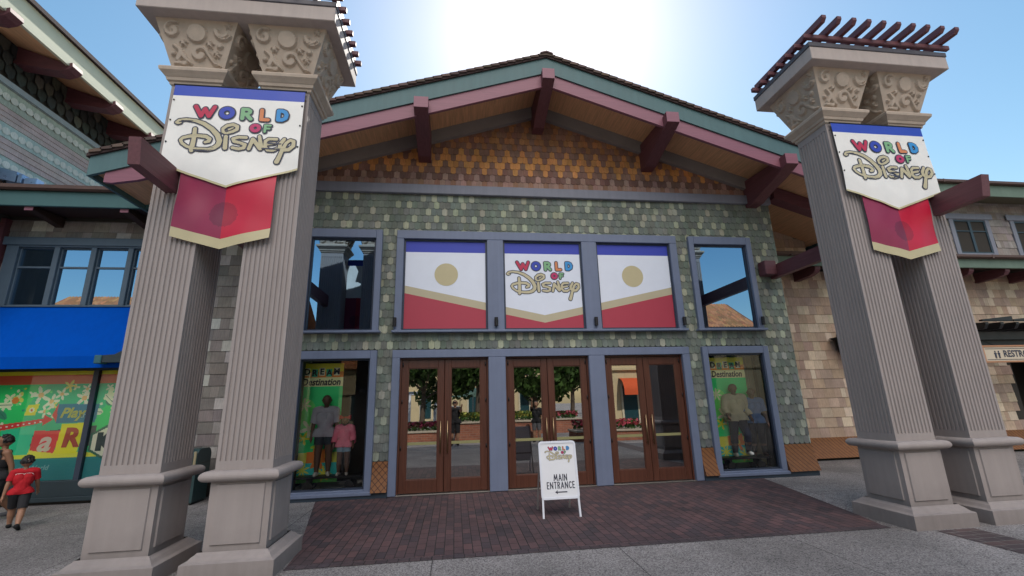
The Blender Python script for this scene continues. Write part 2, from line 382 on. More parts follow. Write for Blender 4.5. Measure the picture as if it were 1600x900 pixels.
g = MB(); g.face([(5.56, -9, .004), (6.06, -9, .004), (6.06, -3.63, .004), (5.56, -3.63, .004)])
g.build('brick_band', PAVE3, kind='structure')

# ------------------------------------------------------------------ entrance building
UPZ0, UPZ1 = 2.955, 4.822
LOW_TOP = 2.425
def mir(x): return 2 * CX - x
COLS = [(mir(6.423), mir(5.184)), (-1.027, 0.644), (0.975, 2.639), (2.964, 4.618), (5.184, 6.423)]
HOLES = [(a, b, UPZ0, UPZ1) for a, b in COLS] + [(COLS[k][0], COLS[k][1], -0.5, LOW_TOP) for k in (1, 2, 3)] + [(COLS[k][0], COLS[k][1], 0.15, LOW_TOP) for k in (0, 4)]
FX0, FX1 = mir(7.197), 7.197
SL = 0.332
def rake_z(x, apex): return apex - SL * abs(x - CX)
bld = thing('entrance_building', 'gabled entrance building with green scalloped shingles, blue window trim and three double doors', 'building', (CX, 0, 0))
mb = MB(); wall_cells(mb, FX0, FX1, 0.0, 5.80, 0.06, 0.30, HOLES)
mb.prism([(FX0, 5.80), (FX1, 5.80), (FX1, rake_z(FX1, 8.0)), (CX, 8.0), (FX0, rake_z(FX0, 8.0))], 'y', 0.06, 0.30)
mb.build('wall', COREM, bld)
# shingles ------------------------------------------------------------
def scallop(mb, x0, x1, z0, z1, y, col, t=0.016):
    w = x1 - x0; c = w * 0.30; d = (z1 - z0) * 0.21
    ov = (z1 - z0) * 0.45
    pr = [(x0, z1 + ov), (x0, z0 + d), (x0 + c * .5, z0 + d * .28), (x0 + c, z0), (x1 - c, z0), (x1 - c * .5, z0 + d * .28), (x1, z0 + d), (x1, z1 + ov)]
    H = z1 + ov - z0
    def Y(z): return y - t * (1 - (z - z0) / H)
    fr = [(a, Y(b), b) for a, b in pr]
    mb.face(fr, col)
    dk = tuple(v * .8 for v in col)
    for p, q in zip(pr[1:6], pr[2:7]):
        mb.face([(p[0], Y(p[1]), p[1]), (p[0], y + .004, p[1]), (q[0], y + .004, q[1]), (q[0], Y(q[1]), q[1])], dk)
def jit(c, a=0.10):
    k = 1 + random.uniform(-a, a)
    return tuple(max(0, v * k * (1 + random.uniform(-a / 3, a / 3))) for v in c)
SW, SH = 0.112, 0.1535
def covered(x0, x1, z0, z1):
    for h in HOLES:
        if x1 > h[0] - 0.02 and x0 < h[1] + 0.02 and z1 > h[2] - 0.0 and z0 < h[3] + 0.02: return True
    return False
mb = MB()
nrow = int((5.84 - 0.60) / SH) + 1
for j in range(nrow):
    z0 = 0.60 + j * SH; off = (j % 2) * SW / 2
    n = int((FX1 - FX0) / SW) + 2; run = 0; prow = nrow_ if j else {}; nrow_ = {}
    for i in range(n):
        x0 = FX0 + i * SW - off; x1 = x0 + SW
        if x0 < FX0 - .001: x0 = FX0
        if x1 > FX1: x1 = FX1
        if x1 - x0 < .02: continue
        # wide shingles now and then are two units of one tone
        pale = random.random() < (0.38 if not (prow.get(round((x0 + x1) / 2 / SW * 2)) ) else .07)
        if run: pale = False; run -= 1
        if pale:
            run = 1 if random.random() < .85 else 0
            nrow_.update({round((x0 + x1) / 2 / SW * 2) + q: 1 for q in (-1, 0, 1)})
        if covered(x0, x1, z0, z0 + SH): continue
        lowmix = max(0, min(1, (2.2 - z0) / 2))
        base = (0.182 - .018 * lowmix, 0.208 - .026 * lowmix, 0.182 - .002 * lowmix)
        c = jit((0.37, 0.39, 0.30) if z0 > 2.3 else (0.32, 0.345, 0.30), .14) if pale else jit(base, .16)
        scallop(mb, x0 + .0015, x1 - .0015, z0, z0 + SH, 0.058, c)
mb.build('shingle_cladding', SHING, bld, smooth=False)
# gable end shingles with a zigzag of orange ones
mb = MB()
GZ0 = 6.03
ng = int((7.85 - GZ0) / SH) + 1
for j in range(ng):
    z0 = GZ0 + j * SH; off = (j % 2) * SW / 2
    for i in range(int((FX1 - FX0) / SW) + 2):
        x0 = FX0 + i * SW - off; x1 = x0 + SW; xm = (x0 + x1) / 2
        if xm < FX0 or xm > FX1: continue
        if z0 > rake_z(xm, 7.86): continue
        org = (0.60, 0.28, 0.105); brn = (0.27, 0.155, 0.12); pnk = (0.39, 0.25, 0.205)
        k = i
        if j == 0: c = pnk if k % 3 != 1 else (0.32, 0.18, .125)
        elif j == 1: c = pnk if (k % 3 == 0) else (0.21, 0.12, 0.098)
        elif j == 2: c = org if k % 3 == 1 else brn
        elif j == 3: c = org if (k % 3) != 0 else brn
        elif j == 4: c = org if (k % 3) != 1 else brn
        elif j == 5: c = org if k % 3 == 0 else brn
        elif j in (7, 10): c = (0.42, 0.205, 0.10) if k % 3 != 2 else brn
        elif j in (6, 9, 12): c = (0.40, 0.195, 0.10) if k % 3 == 1 else brn
        else: c = (0.36, 0.18, 0.10) if k % 3 == 0 else brn
        scallop(mb, max(x0, FX0) + .001, min(x1, FX1) - .001, z0, z0 + SH, 0.058, jit(c, .14))
mb.build('gable_shingles', SHING, bld)
# frieze, rake boards, trims ------------------------------------------
mb = MB(); mb.bbox(FX0 - .02, FX1 + .02, -0.03, 0.07, 5.825, 6.035, .012); mb.build('frieze_board', TRIMG, bld)
mb = MB()
for s in (-1, 1):
    xe = CX + s * 5.42
    mb.prism([(CX, 7.79), (xe, rake_z(xe, 7.79)), (xe, rake_z(xe, 8.10)), (CX, 8.10)], 'y', -0.05, 0.07)
mb.build('rake_board', RAKE, bld)
def trim_frame(mb, ho, hi, y0, y1, bars=()):
    (X0, X1, Z0, Z1), (a, b, c, d) = ho, hi
    mb.bbox(X0, a, y0, y1, Z0, Z1, .008); mb.bbox(b, X1, y0, y1, Z0, Z1, .008); mb.bbox(a, b, y0 - .001, y1, d, Z1, .008)
    if c - Z0 > .005: mb.bbox(a, b, y0 - .001, y1, Z0, c, .006)
mb = MB()
for a, b in (COLS[0], COLS[4]):
    trim_frame(mb, (a - .12, b + .12, 2.935, 4.998), (a, b, UPZ0, UPZ1), -.03, .10)
    trim_frame(mb, (a - .12, b + .12, .09, 2.575), (a, b, .15, LOW_TOP), -.03, .12)
    mb.bbox(a - .16, b + .16, -.085, .05, 2.905, 2.95, .008)     # sill
    mb.bbox(a - .14, b + .14, -.075, .05, .055, .115, .01)
W1, W2, W3 = COLS[1], COLS[2], COLS[3]
mb.bbox(-1.169, 4.775, -.031, .10, UPZ1, 4.999, .008)
for a, b in ((-1.169, W1[0]), (W1[1], W2[0]), (W2[1], W3[0]), (W3[1], 4.775)): mb.bbox(a, b, -.03, .10, 2.95, UPZ1, .008)
mb.bbox(-1.20, 4.80, -.085, .05, 2.905, 2.95, .008)
mb.bbox(-1.169, 4.775, -.031, .12, LOW_TOP, 2.575, .008)
for a, b in ((-1.169, W1[0]), (W1[1], W2[0]), (W2[1], W3[0]), (W3[1], 4.775)): mb.bbox(a, b, -.03, .14, 0.01, LOW_TOP, .008)
mb.build('trim', TRIM, bld)
# windows ---------------------------------------------------------------
def window(parent, a, b, z0, z1, y, fw=.035, glassm=PANE, name='window', mull=(), barz=None, fm=SLATE, depth=.06):
    f = MB()
    f.box(a, a + fw, y, y + depth, z0, z1); f.box(b - fw, b, y, y + depth, z0, z1); f.box(a + fw, b - fw, y, y + depth, z1 - fw, z1); f.box(a + fw, b - fw, y, y + depth, z0, z0 + fw)
    for m in mull: f.box(m - fw, m + fw, y - .002, y + depth, z0 + fw, z1 - fw)
    if barz:
        xs = [a + fw] + [v for m in mull for v in (m - fw, m + fw)] + [b - fw]
        for p, q in zip(xs[::2], xs[1::2]): f.box(p, q, y + .003, y + depth - .01, barz - .018, barz + .018)
    o = f.build(name, fm, parent)
    g = MB(); g.face([(a + fw * .5, y + depth * .55, z0 + fw * .5), (b - fw * .5, y + depth * .55, z0 + fw * .5), (b - fw * .5, y + depth * .55, z1 - fw * .5), (a + fw * .5, y + depth * .55, z1 - fw * .5)])
    g.build('pane', glassm, o)
    return o
window(bld, *COLS[0], UPZ0, UPZ1, .03); window(bld, *COLS[4], UPZ0, UPZ1, .03)
window(bld, *COLS[0], .15, LOW_TOP, .03, .03, DISPG, 'display_window'); window(bld, *COLS[4], .15, LOW_TOP, .03, .03, DISPG, 'display_window')
WH, BL, GO, RE = (0.70, 0.75, 0.86), (0.035, 0.055, 0.42), (0.47, 0.42, 0.29), (0.40, 0.045, 0.075)
LOGO = [('G',[(-0.629,-0.537,0.0094),(-0.661,-0.548,0.0126),(-0.68,-0.535,0.0147),(-0.653,-0.503,0.0147),(-0.574,-0.489,0.0168),(-0.466,-0.504,0.0199),(-0.364,-0.543,0.0241),(-0.268,-0.609,0.0273),(-0.194,-0.689,0.0304),(-0.158,-0.77,0.0314),(-0.167,-0.826,0.0293),(-0.21,-0.868,0.0262),(-0.279,-0.89,0.0241),(-0.374,-0.891,0.021),(-0.452,-0.88,0.0178),(-0.516,-0.86,0.0168),(-0.575,-0.815,0.0178),(-0.598,-0.772,0.0189),(-0.576,-0.74,0.0199),(-0.503,-0.718,0.022),(-0.409,-0.708,0.022),(-0.321,-0.715,0.0231),(-0.273,-0.747,0.022),(-0.279,-0.778,0.0199),(-0.321,-0.792,0.0168)]),('G',[(-0.457,-0.616,0.0231),(-0.451,-0.75,0.0252),(-0.454,-0.855,0.0273),(-0.455,-0.912,0.0252)]),('I',[(-0.105,-0.663,0.0147),(-0.135,-0.645,0.0168),(-0.14,-0.601,0.0189),(-0.094,-0.556,0.021),(-0.032,-0.54,0.021),(0.018,-0.561,0.021),(0.02,-0.604,0.0199),(-0.025,-0.637,0.0189),(-0.084,-0.662,0.0147)]),('I',[(-0.072,-0.612,0.0126),(-0.026,-0.585,0.0084)]),('I',[(-0.093,-0.71,0.0231),(-0.085,-0.865,0.0252)]),('S',[(0.135,-0.709,0.0199),(0.047,-0.709,0.0189),(-0.01,-0.736,0.0199),(0.005,-0.77,0.0199),(0.075,-0.784,0.0189),(0.133,-0.807,0.021),(0.124,-0.851,0.021),(0.066,-0.868,0.0199),(-0.004,-0.855,0.0189)]),('T',[(0.182,-0.863,0.021),(0.214,-0.726,0.0231),(0.308,-0.849,0.0252),(0.318,-0.827,0.0252),(0.285,-0.684,0.0189)]),('E',[(0.483,-0.708,0.0189),(0.393,-0.711,0.0189),(0.359,-0.745,0.0189),(0.361,-0.822,0.021),(0.394,-0.863,0.0199),(0.458,-0.862,0.0199),(0.495,-0.839,0.0178)]),('E',[(0.371,-0.787,0.0168),(0.466,-0.767,0.0157)]),('Y',[(0.572,-0.705,0.021),(0.531,-0.775,0.0231),(0.532,-0.822,0.0231),(0.572,-0.855,0.0231),(0.636,-0.849,0.0231),(0.686,-0.794,0.0231),(0.686,-0.731,0.021),(0.644,-0.715,0.0189),(0.6,-0.759,0.021),(0.558,-0.874,0.0231),(0.53,-0.969,0.0262),(0.513,-1.016,0.0293)])]
def arc(cx, cz, r, w, a0=0, a1=360, n=24, rz=None):
    rz = rz or r
    return [(cx + r * math.cos(rad(a0 + (a1 - a0) * k / n)), cz + rz * math.sin(rad(a0 + (a1 - a0) * k / n)), w) for k in range(n + 1)]
BLOCK = [('red', [(-0.488,-0.305,.027),(-0.412,-0.44,.027),(-0.378,-0.335,.027),(-0.322,-0.44,.027),(-0.272,-0.303,.027)]),
 ('blue', arc(-0.125,-0.377,.062,.03)),
 ('green', [(0.052,-0.31,.026),(0.058,-0.447,.026)]), ('green', [(0.052,-0.31,.024),(0.108,-0.308,.024),(0.136,-0.328,.024),(0.136,-0.352,.024),(0.108,-0.378,.024),(0.058,-0.38,.024)]), ('green', [(0.095,-0.38,.026),(0.152,-0.445,.026)]),
 ('orange', [(0.27,-0.307,.026),(0.274,-0.443,.026),(0.352,-0.442,.026)]),
 ('sky', [(0.468,-0.306,.027),(0.470,-0.434,.027),(0.516,-0.434,.027),(0.558,-0.405,.027),(0.566,-0.362,.027),(0.546,-0.322,.027),(0.512,-0.306,.027),(0.468,-0.306,.027)]),
 ('mag', arc(0.223,-0.570,.042,.024)),
 ('green2', [(0.334,-0.524,.018),(0.336,-0.615,.018)]), ('green2', [(0.334,-0.524,.017),(0.394,-0.524,.017)]), ('green2', [(0.336,-0.568,.017),(0.384,-0.568,.017)])]
LCOL = dict(G=(0.52, 0.47, 0.31), I=(0.52, 0.47, 0.31), S=(0.52, 0.47, 0.31), T=(0.52, 0.47, 0.31), E=(0.52, 0.47, 0.31), Y=(0.52, 0.47, 0.31), red=(0.48, 0.03, 0.08), blue=(0.03, 0.06, 0.42), green=(0.20, 0.42, 0.22),
            orange=(0.62, 0.22, 0.09), sky=(0.04, 0.27, 0.62), mag=(0.48, 0.03, 0.13), green2=(0.20, 0.42, 0.22))
_grp = {}
for k, st in LOGO + BLOCK: _grp.setdefault(k, []).append(st)
LOGO_OUT = sdf_polys([st for _, st in LOGO], .014, .009)
LOGO_OUT2 = [sdf_polys(v, .013, .008) for k, v in _grp.items() if k in ('red', 'blue', 'green', 'orange', 'sky', 'mag', 'green2')]
LOGO_FILL = {k: sdf_polys(v, -0.0005 if k in 'GISTEY' else -.003, .008) for k, v in _grp.items()}
def add_logo(parent, ox, oz, y, s=1.0, sag=None, name='store_lettering'):
    """lettering of the shop's name: dark outlines with coloured faces just proud of them"""
    a = MB(); flat2d(a, LOGO_OUT, y, ox, oz, s, (0.045, 0.05, 0.08), sag)
    for p in LOGO_OUT2: flat2d(a, p, y, ox, oz, s, (0.045, 0.05, 0.08), sag)
    for i, (k, p) in enumerate(LOGO_FILL.items()): flat2d(a, p, y - .002 - .0003 * i, ox, oz, s, LCOL[k], sag)
    return a.build(name, LOGOM, parent)
def graphic_window(a, b, which):
    o = window(bld, a, b, UPZ0, UPZ1, .03)
    y = .048
    H = UPZ1 - UPZ0; g = MB(); xs = [a + .03, (a + b) / 2, b - .03]
    def lz(x):    # lower edge of white field, a wide V across the three windows
        return UPZ1 - .068 - (H - .09) * (0.846 - .125 * 0 - abs(x - CX) * 0.1215 - .10 + 0.0)
    zt = UPZ1 - .03; zb = UPZ0 + .03; zblue = UPZ1 - .265
    def gt(x): return 3.255 + abs(x - CX) * .215
    def gb(x): return gt(x) - .155
    for p, q in zip(xs, xs[1:]):
        g.face([(p, y, zblue), (q, y, zblue), (q, y, zt), (p, y, zt)], BL)
        g.face([(p, y, gt(p)), (q, y, gt(q)), (q, y, zblue), (p, y, zblue)], WH)
        g.face([(p, y, gb(p)), (q, y, gb(q)), (q, y, gt(q)), (p, y, gt(p))], GO)
        g.face([(p, y, zb), (q, y, zb), (q, y, gb(q)), (p, y, gb(p))], RE)
    if which:
        c = [(math.cos(2 * math.pi * k / 40), math.sin(2 * math.pi * k / 40)) for k in range(40)]
        cx = (a + b) / 2 + (.01 if which < 0 else -.05)
        g.face([(cx + u * .235, y - .003, 4.09 + v * .235) for u, v in c][::-1], (0.50, 0.44, 0.27))
    g.build('graphic_panel', PRINT, o)
    if not which: add_logo(o, (a + b) / 2 - .01, 4.70, y - .003, 1.09)
graphic_window(*W1, -1); graphic_window(*W2, 0); graphic_window(*W3, 1)
# the printed panels sit on the face of the glass, so those panes stay behind them
# doors ------------------------------------------------------------------
def door_pair(a, b):
    m = (a + b) / 2
    fr = MB(); fr.box(a, a + .03, .05, .15, .02, LOW_TOP); fr.box(b - .03, b, .05, .15, .02, LOW_TOP); fr.box(a + .03, b - .03, .05, .15, LOW_TOP - .03, LOW_TOP)
    jamb = fr.build('door_frame', DOORW, bld)
    for sgn, (p, q) in ((-1, (a + .033, m - .004)), (1, (m + .004, b - .033))):
        lst, rst = (.125, .12) if sgn < 0 else (.12, .125)
        d = MB(); z0, z1 = .03, LOW_TOP - .034
        d.bbox(p, p + lst, .07, .12, z0, z1, .006); d.bbox(q - rst, q, .07, .12, z0, z1, .006)
        d.bbox(p + lst, q - rst, .071, .119, z1 - .155, z1, .006); d.bbox(p + lst, q - rst, .071, .119, z0, z0 + .225, .006)
        # glazing beads
        ga, gb_, gc, gd = p + lst, q - rst, z0 + .225, z1 - .155
        for t in ((ga, ga + .012, gc, gd), (gb_ - .012, gb_, gc, gd)): d.box(t[0], t[1], .082, .108, t[2], t[3])
        for t in ((ga + .012, gb_ - .012, gc, gc + .012), (ga + .012, gb_ - .012, gd - .012, gd)): d.box(t[0], t[1], .082, .108, t[2], t[3])
        leaf = d.build('door', DOORW, bld)
        gl = MB(); gl.face([(ga, .095, gc), (gb_, .095, gc), (gb_, .095, gd), (ga, .095, gd)]); gl.build('door_pane', DOORG, leaf)
        st = MB(); st.box(ga + .013, gb_ - .013, .090, .093, .845, .895); st.build('safety_strip', pm('strip_decal', (0.26, 0.25, 0.115), .6, .05, 5, 0), leaf)
        hx = q - rst * .5 if sgn < 0 else p + lst * .5
        h = MB(); h.tube((hx, .015, .70), (hx, .015, 1.26), .012)
        for z in (.76, 1.20): h.tube((hx, .015, z), (hx, .072, z), .009)
        h.build('handle', BRONZE, leaf, smooth=True)
        kx = p + .022 if sgn < 0 else q - .022
        for z in (.80, 1.62, 2.30):
            kp = MB(); kp.tube((kx, .060, z - .035), (kx, .060, z + .035), .011); kp.build('hinge', BLACKM, leaf, smooth=True)
for k in (1, 2, 3): door_pair(*COLS[k])
for k in (1, 2, 3):
    mb = MB(); mb.bbox(COLS[k][0], COLS[k][1], -.02, .2, .0045, .022, .005); mb.build('threshold', STEEL, bld)
# flared timber skirt with diagonal boards + plinth ------------------------
def skirt(mb, x0, x1, y=0.0, z0=.10, z1=.60, lattice=False):
    n = 5
    def pos(x, t): return (x, y - .02 - .13 * (1 - t) ** 1.6, z0 + (z1 - z0) * t)
    for k in range(n):
        t0, t1 = k / n, (k + 1) / n
        mb.face([pos(x0, t0), pos(x1, t0), pos(x1, t1), pos(x0, t1)], (0.215, 0.088, 0.03))
    for x in (x0, x1): mb.face([pos(x, k / n) for k in range(n + 1)] + [(x, y + .05, z1), (x, y + .05, z0)], (0.15, 0.06, 0.025))
    mb.face([pos(x0, 0), pos(x1, 0), (x1, y + .05, z0), (x0, y + .05, z0)], (.05, .02, .01))
    # grooves between the boards: thin dark slivers just proud of the face
    W = x1 - x0; Hh = z1 - z0; s = -W
    def groove(xa, ta, xb, tb):
        m = 6; pr = []
        for k in range(m + 1):
            f = k / m; pr.append((xa + (xb - xa) * f, ta + (tb - ta) * f))
        for (p, tp), (q, tq) in zip(pr, pr[1:]):
            A = pos(p, tp); B_ = pos(q, tq); w = .007
            mb.face([(A[0] - w, A[1] - .004, A[2]), (A[0] + w, A[1] - .004, A[2]), (B_[0] + w, B_[1] - .004, B_[2]), (B_[0] - w, B_[1] - .004, B_[2])], (0.05, 0.018, 0.01))
    def diag(x_top):
        # down to the right from (x_top, t=1)
        dx = Hh * .95; xa, ta, xb, tb = x_top, 1.0, x_top + dx, 0.0
        if xa < x0: ta = 1 - (x0 - xa) / dx; xa = x0
        if xb > x1: tb = 1 - (x1 - x_top) / dx; xb = x1
        if xb - xa > .02: groove(xa, ta, xb, tb)
        return
    x = x0 - Hh
    while x < x1:
        diag(x)
        if lattice:
            dx = Hh * .95; xa, ta, xb, tb = x, 0.0, x + dx, 1.0
            if xa < x0: ta = (x0 - xa) / dx; xa = x0
            if xb > x1: tb = (x1 - x) / dx; xb = x1
            if xb - xa > .02: groove(xa, ta, xb, tb)
        x += .098 if not lattice else .11
SKZ = .595
segs = [(FX0, COLS[0][0] - .125), (COLS[0][1] + .125, -1.172), (4.778, COLS[4][0] - .125), (COLS[4][1] + .125, FX1)]
for i, (a, b) in enumerate(segs):
    mb = MB(); skirt(mb, a, b, 0.045, .10, SKZ, lattice=(i < 2)); mb.build('flared_skirt', SKIRT, bld)
for a, b in ((FX0, -1.172), (4.778, FX1)):
    mb = MB(); mb.box(a, b, -.05, .25, 0, .098); mb.build('plinth', pm('plinth_dark', (0.03, 0.045, 0.065), .7), bld)
# roof: soffit, fascias, shingles ------------------------------------------
RX = 7.86; FY = -1.17; RY1 = 11.0
AS = 8.07     # soffit apex
mb = MB()
bw = .085
for s in (-1, 1):
    k = 0
    n = int(RX / bw)
    for k in range(n):
        u0, u1 = k * bw + .003, (k + 1) * bw - .003
        x0, x1 = CX + s * u0, CX + s * u1
        mb.face([(x0, FY + .03, AS - SL * u0), (x1, FY + .03, AS - SL * u1), (x1, 1.75, AS - SL * u1), (x0, 1.75, AS - SL * u0)])
    # dark backing behind the joints
    mb.face([(CX, FY + .03, AS + .012), (CX + s * RX, FY + .03, AS + .012 - SL * RX), (CX + s * RX, RY1, AS + .012 - SL * RX), (CX, RY1, AS + .012)])
mb.build('soffit', SOFFIT, bld)
mb = MB()
for s in (-1, 1):
    xe = CX + s * RX
    mb.prism([(CX, 7.985), (xe, 7.985 - SL * RX), (xe, 8.36 - SL * RX), (CX, 8.36)], 'y', FY - .035, FY + .02)
    mb.prism([(xe - s * .0, 7.985 - SL * RX), (xe - s * .05, 7.985 - SL * RX), (xe - s * .05, 8.34 - SL * RX), (xe, 8.34 - SL * RX)], 'y', FY + .022, RY1)
mb.build('fascia', TEAL, bld)
mb = MB()
for s in (-1, 1):
    xe = CX + s * (RX - .25); u = RX - .25
    mb.prism([(CX + s * .0, 7.70), (xe - s * .5, 7.70 - SL * (u - .5)), (xe - s * .12, 7.70 - SL * u + .10), (xe, 7.79 - SL * u + .02), (xe, 7.98 - SL * u), (CX, 7.98)], 'y', FY - .005, FY + .06)
mb.build('barge_board', PURPLE, bld)
mb = MB()
crs = .16; nr = int((RX + .1) / crs)
for s in (-1, 1):
    for j in range(nr):
        u0, u1 = j * crs, (j + 1) * crs + .02
        y = FY - .10
        step = .9
        yy = y
        while yy < RY1:
            w = random.uniform(.22, .4) if yy < 1.5 else 2.0
            c = jit((0.105, 0.072, 0.062), .3); y2 = min(yy + w, RY1)
            za, zb_ = 8.415 - SL * u0, 8.415 - SL * u1
            t = .035 + random.uniform(0, .012)
            P = [(CX + s * u0, za), (CX + s * u1, zb_ + .014), (CX + s * u1, zb_ + .014 - t), (CX + s * u0, za - t - .02)]
            vs = [(p[0], yy + .002, p[1]) for p in P] + [(p[0], y2, p[1]) for p in P]
            mb.raw(vs, [(0, 1, 2, 3), (7, 6, 5, 4), (0, 4, 5, 1), (1, 5, 6, 2), (2, 6, 7, 3), (3, 7, 4, 0)], c)
            yy = y2
    # deck
    mb.prism([(CX, 8.395), (CX + s * (RX + .04), 8.395 - SL * (RX + .04)), (CX + s * (RX + .04), 8.33 - SL * (RX + .04)), (CX, 8.33)], 'y', FY - .07, RY1 - .1, (0.05, 0.03, 0.03))
y = FY - .12
while y < RY1:
    mb.prism([(CX - .13, 8.375), (CX, 8.415), (CX + .13, 8.375), (CX + .13, 8.40), (CX, 8.445), (CX - .13, 8.40)], 'y', y, min(y + .3, RY1), jit((0.115, 0.08, 0.07), .25)); y += .305
mb.build('roof', ROOFM, bld)
# outriggers (curved timber brackets)
def outrigger(xc, w, z_wall_bot, z_front_bot, z_top, double=False):
    o = MB(); yf = FY - .17; zf0 = z_front_bot; zf1 = z_front_bot + .23
    pr = [(0.05, z_wall_bot), (-.20, z_wall_bot + .01)]
    for k in range(1, 8):
        t = k / 8; pr.append((-.20 + (yf + .20) * t, z_wall_bot + .01 + (zf0 - z_wall_bot - .01) * (t + .05 * math.sin(math.pi * 2 * t))))
    pr += [(yf, zf0), (yf, zf1)]
    pr += [(FY - .04, zf1), (FY - .04, zf1 - .02), (FY + .07, zf1 - .02), (0.05, z_top)]
    o.prism(pr, 'x', xc - w / 2, xc + w / 2); o.build('outrigger', MAROON, bld)
    c = MB(); c.bbox(xc - w / 2 - .004, xc + w / 2 + .004, yf - .012, yf - .0005, zf0 + .005, zf1 + .004, .004); c.build('outrigger_cap', PURPLE, bld)
for xc in (CX - 4.92, CX - 2.46, CX, CX + 2.5, CX + 4.95):
    d = abs(xc - CX); zs = AS - SL * d
    outrigger(xc, .26 if d > .1 else .24, zs - .68, zs - .335, zs - .05)
# sloping wall-plate beams that carry the soffit past the corners
for s in (1,):
    a, b = FX1 - CX + .02, RX - .06
    mb = MB(); mb.prism([(CX + s * a, 7.72 - SL * a), (CX + s * b, 7.72 - SL * b), (CX + s * b, 8.02 - SL * b), (CX + s * a, 8.02 - SL * a)], 'y', -.16, .10); mb.build('rafter_beam', MAROONX, bld)
# small uplights at the sills of the upper windows
for x in (mir(6.545) , -1.148, 0.804, 2.833, 4.728, 6.50):
    l = MB(); l.tube((x, -.075, 3.02), (x, -.075, 3.19), .036, .036, 14); l.box(x - .015, x + .015, -.06, -.028, 3.06, 3.10)
    l.build('uplight', BLACKM, bld, smooth=False)
# interior: a dim sales floor behind the doors, shallow cases behind the display windows
mb = MB()
mb.box(FX0 + .3, FX1 - .3, 7.5, 7.6, 0, 5.7); mb.box(FX0 + .3, FX0 + .35, .3, 7.5, 0, 5.7); mb.box(FX1 - .35, FX1 - .3, .3, 7.5, 0, 5.7)
mb.box(FX0 + .35, FX1 - .35, .3, 7.5, 2.72, 2.86); mb.box(FX0 + .35, FX1 - .35, .3, 7.5, 5.6, 5.7)
for a, b in (COLS[0], COLS[4]):
    mb.box(a - .2, a - .15, .3, 1.3, .1, 2.7); mb.box(b + .15, b + .2, .3, 1.3, .1, 2.7); mb.box(a - .15, b + .15, 1.25, 1.3, .1, 2.7)
mb.box(FX0 + .35, FX1 - .35, .3, 7.5, .006, .02)
mb.build('interior_shell', INTER, bld)
for a, b in (COLS[0], COLS[4]):
    mb = MB(); mb.box(a - .15, b + .15, .3, 1.25, .05, .12); mb.build('display_floor', pm('case_white', (0.62, 0.61, 0.58), .8, .05, 4, 0), bld)
    mb = MB(); mb.box(a - .14, b + .14, .302, 1.24, 2.62, 2.70); mb.build('display_ceiling', MATS['case_white'], bld)

# rear body of the entrance building, seen past its corners
def rect_shingles(mb, x0, x1, z0, z1, y, exp, cols, holes=(), clip=None, wmin=.12, wmax=.34, tilt=.02):
    j = 0; z = z0
    while z < z1:
        x = x0 - random.uniform(0, .2)
        while x < x1:
            w = random.uniform(wmin, wmax); a, b = max(x, x0), min(x + w, x1); x += w
            if b - a < .02: continue
            zt = min(z + exp * 1.04, z1 + .02)
            if any(b > h[0] - .01 and a < h[1] + .01 and zt > h[2] - .01 and z < h[3] + .01 for h in holes):
                continue
            if clip and z + exp * .5 > clip((a + b) / 2): continue
            c = jit(random.choice(cols), .10)
            mb.raw([(a + .0015, y - tilt, z), (b - .0015, y - tilt, z), (b - .0015, y - .003, zt), (a + .0015, y - .003, zt), (a + .0015, y + .003, z), (b - .0015, y + .003, z)],
                   [(0, 1, 2, 3), (4, 5, 1, 0)], c)
        z += exp; j += 1
TAN = [(0.45, 0.335, 0.245), (0.45, 0.335, 0.245), (0.38, 0.28, 0.225), (0.52, 0.41, 0.305), (0.62, 0.51, 0.39), (0.40, 0.295, 0.235)]
GREYT = [(0.25, 0.23, 0.215), (0.25, 0.23, 0.215), (0.21, 0.195, 0.19), (0.31, 0.295, 0.28), (0.47, 0.46, 0.44), (0.22, 0.20, 0.195)]
WSH = pm('wing_shingle', None, .85, .2, 2.5, .3, 90, attr=True, spec=.2, streak=.28, grain=(38, 38, 3))
mb = MB()
for s_ in (-1, 1):
    mb = MB(); f_ = (lambda a, b: (a, b)) if s_ > 0 else (lambda a, b: (mir(b), mir(a)))
    mb.box(*f_(FX1 - .02, 9.36), 1.62, 1.9, 4.92, 6.05); mb.box(*f_(FX1 - .15, FX1 - .02), .3, 1.9, 0, 5.9); mb.box(*f_(9.2, 9.36), 1.9, 10, 4.92, 5.55)
    mb.build('side_wall', COREM, bld)
mb = MB(); rect_shingles(mb, FX1 - .02, 9.36, 4.9, 6.5, 1.62, .24, TAN, clip=lambda x: AS + .1 - SL * abs(x - CX)); mb.build('side_shingles', WSH, bld)
mb = MB(); rect_shingles(mb, mir(9.36), FX0 + .02, 4.9, 6.5, 1.62, .24, GREYT, clip=lambda x: AS + .1 - SL * abs(x - CX))
mb.build('side_shingles', WSH, bld)

# ------------------------------------------------------------------ right wing
rw = thing('store_wing', 'low tan-shingled wing right of the entrance with green eaves and a set-back upper floor', 'building', (14, 1.75, 0))
RWY = 1.75
DOORX0, DOORX1 = 14.95, 17.2
mb = MB(); wall_cells(mb, FX1, 28, 0, 4.9, RWY, RWY + .25, [(DOORX0, DOORX1, -.5, 2.30)])
mb.box(13.3, 30, 3.55, 3.8, 4.9, 8.2); mb.box(13.3, 13.5, 3.8, 10, 4.9, 8.2)
mb.box(DOORX0 - .3, DOORX1 + 2.6, 3.2, 3.3, 0, 2.7); mb.box(DOORX0 - .3, DOORX0 - .2, 2.0, 3.2, 0, 2.6); mb.box(DOORX1 + 2.5, DOORX1 + 2.6, 2.0, 3.2, 0, 2.6); mb.box(DOORX0 - .3, DOORX1 + 2.6, 2.0, 3.2, 2.6, 2.7)
mb.build('wall', pm('wing_core', (0.04, 0.035, 0.03), .9), rw)
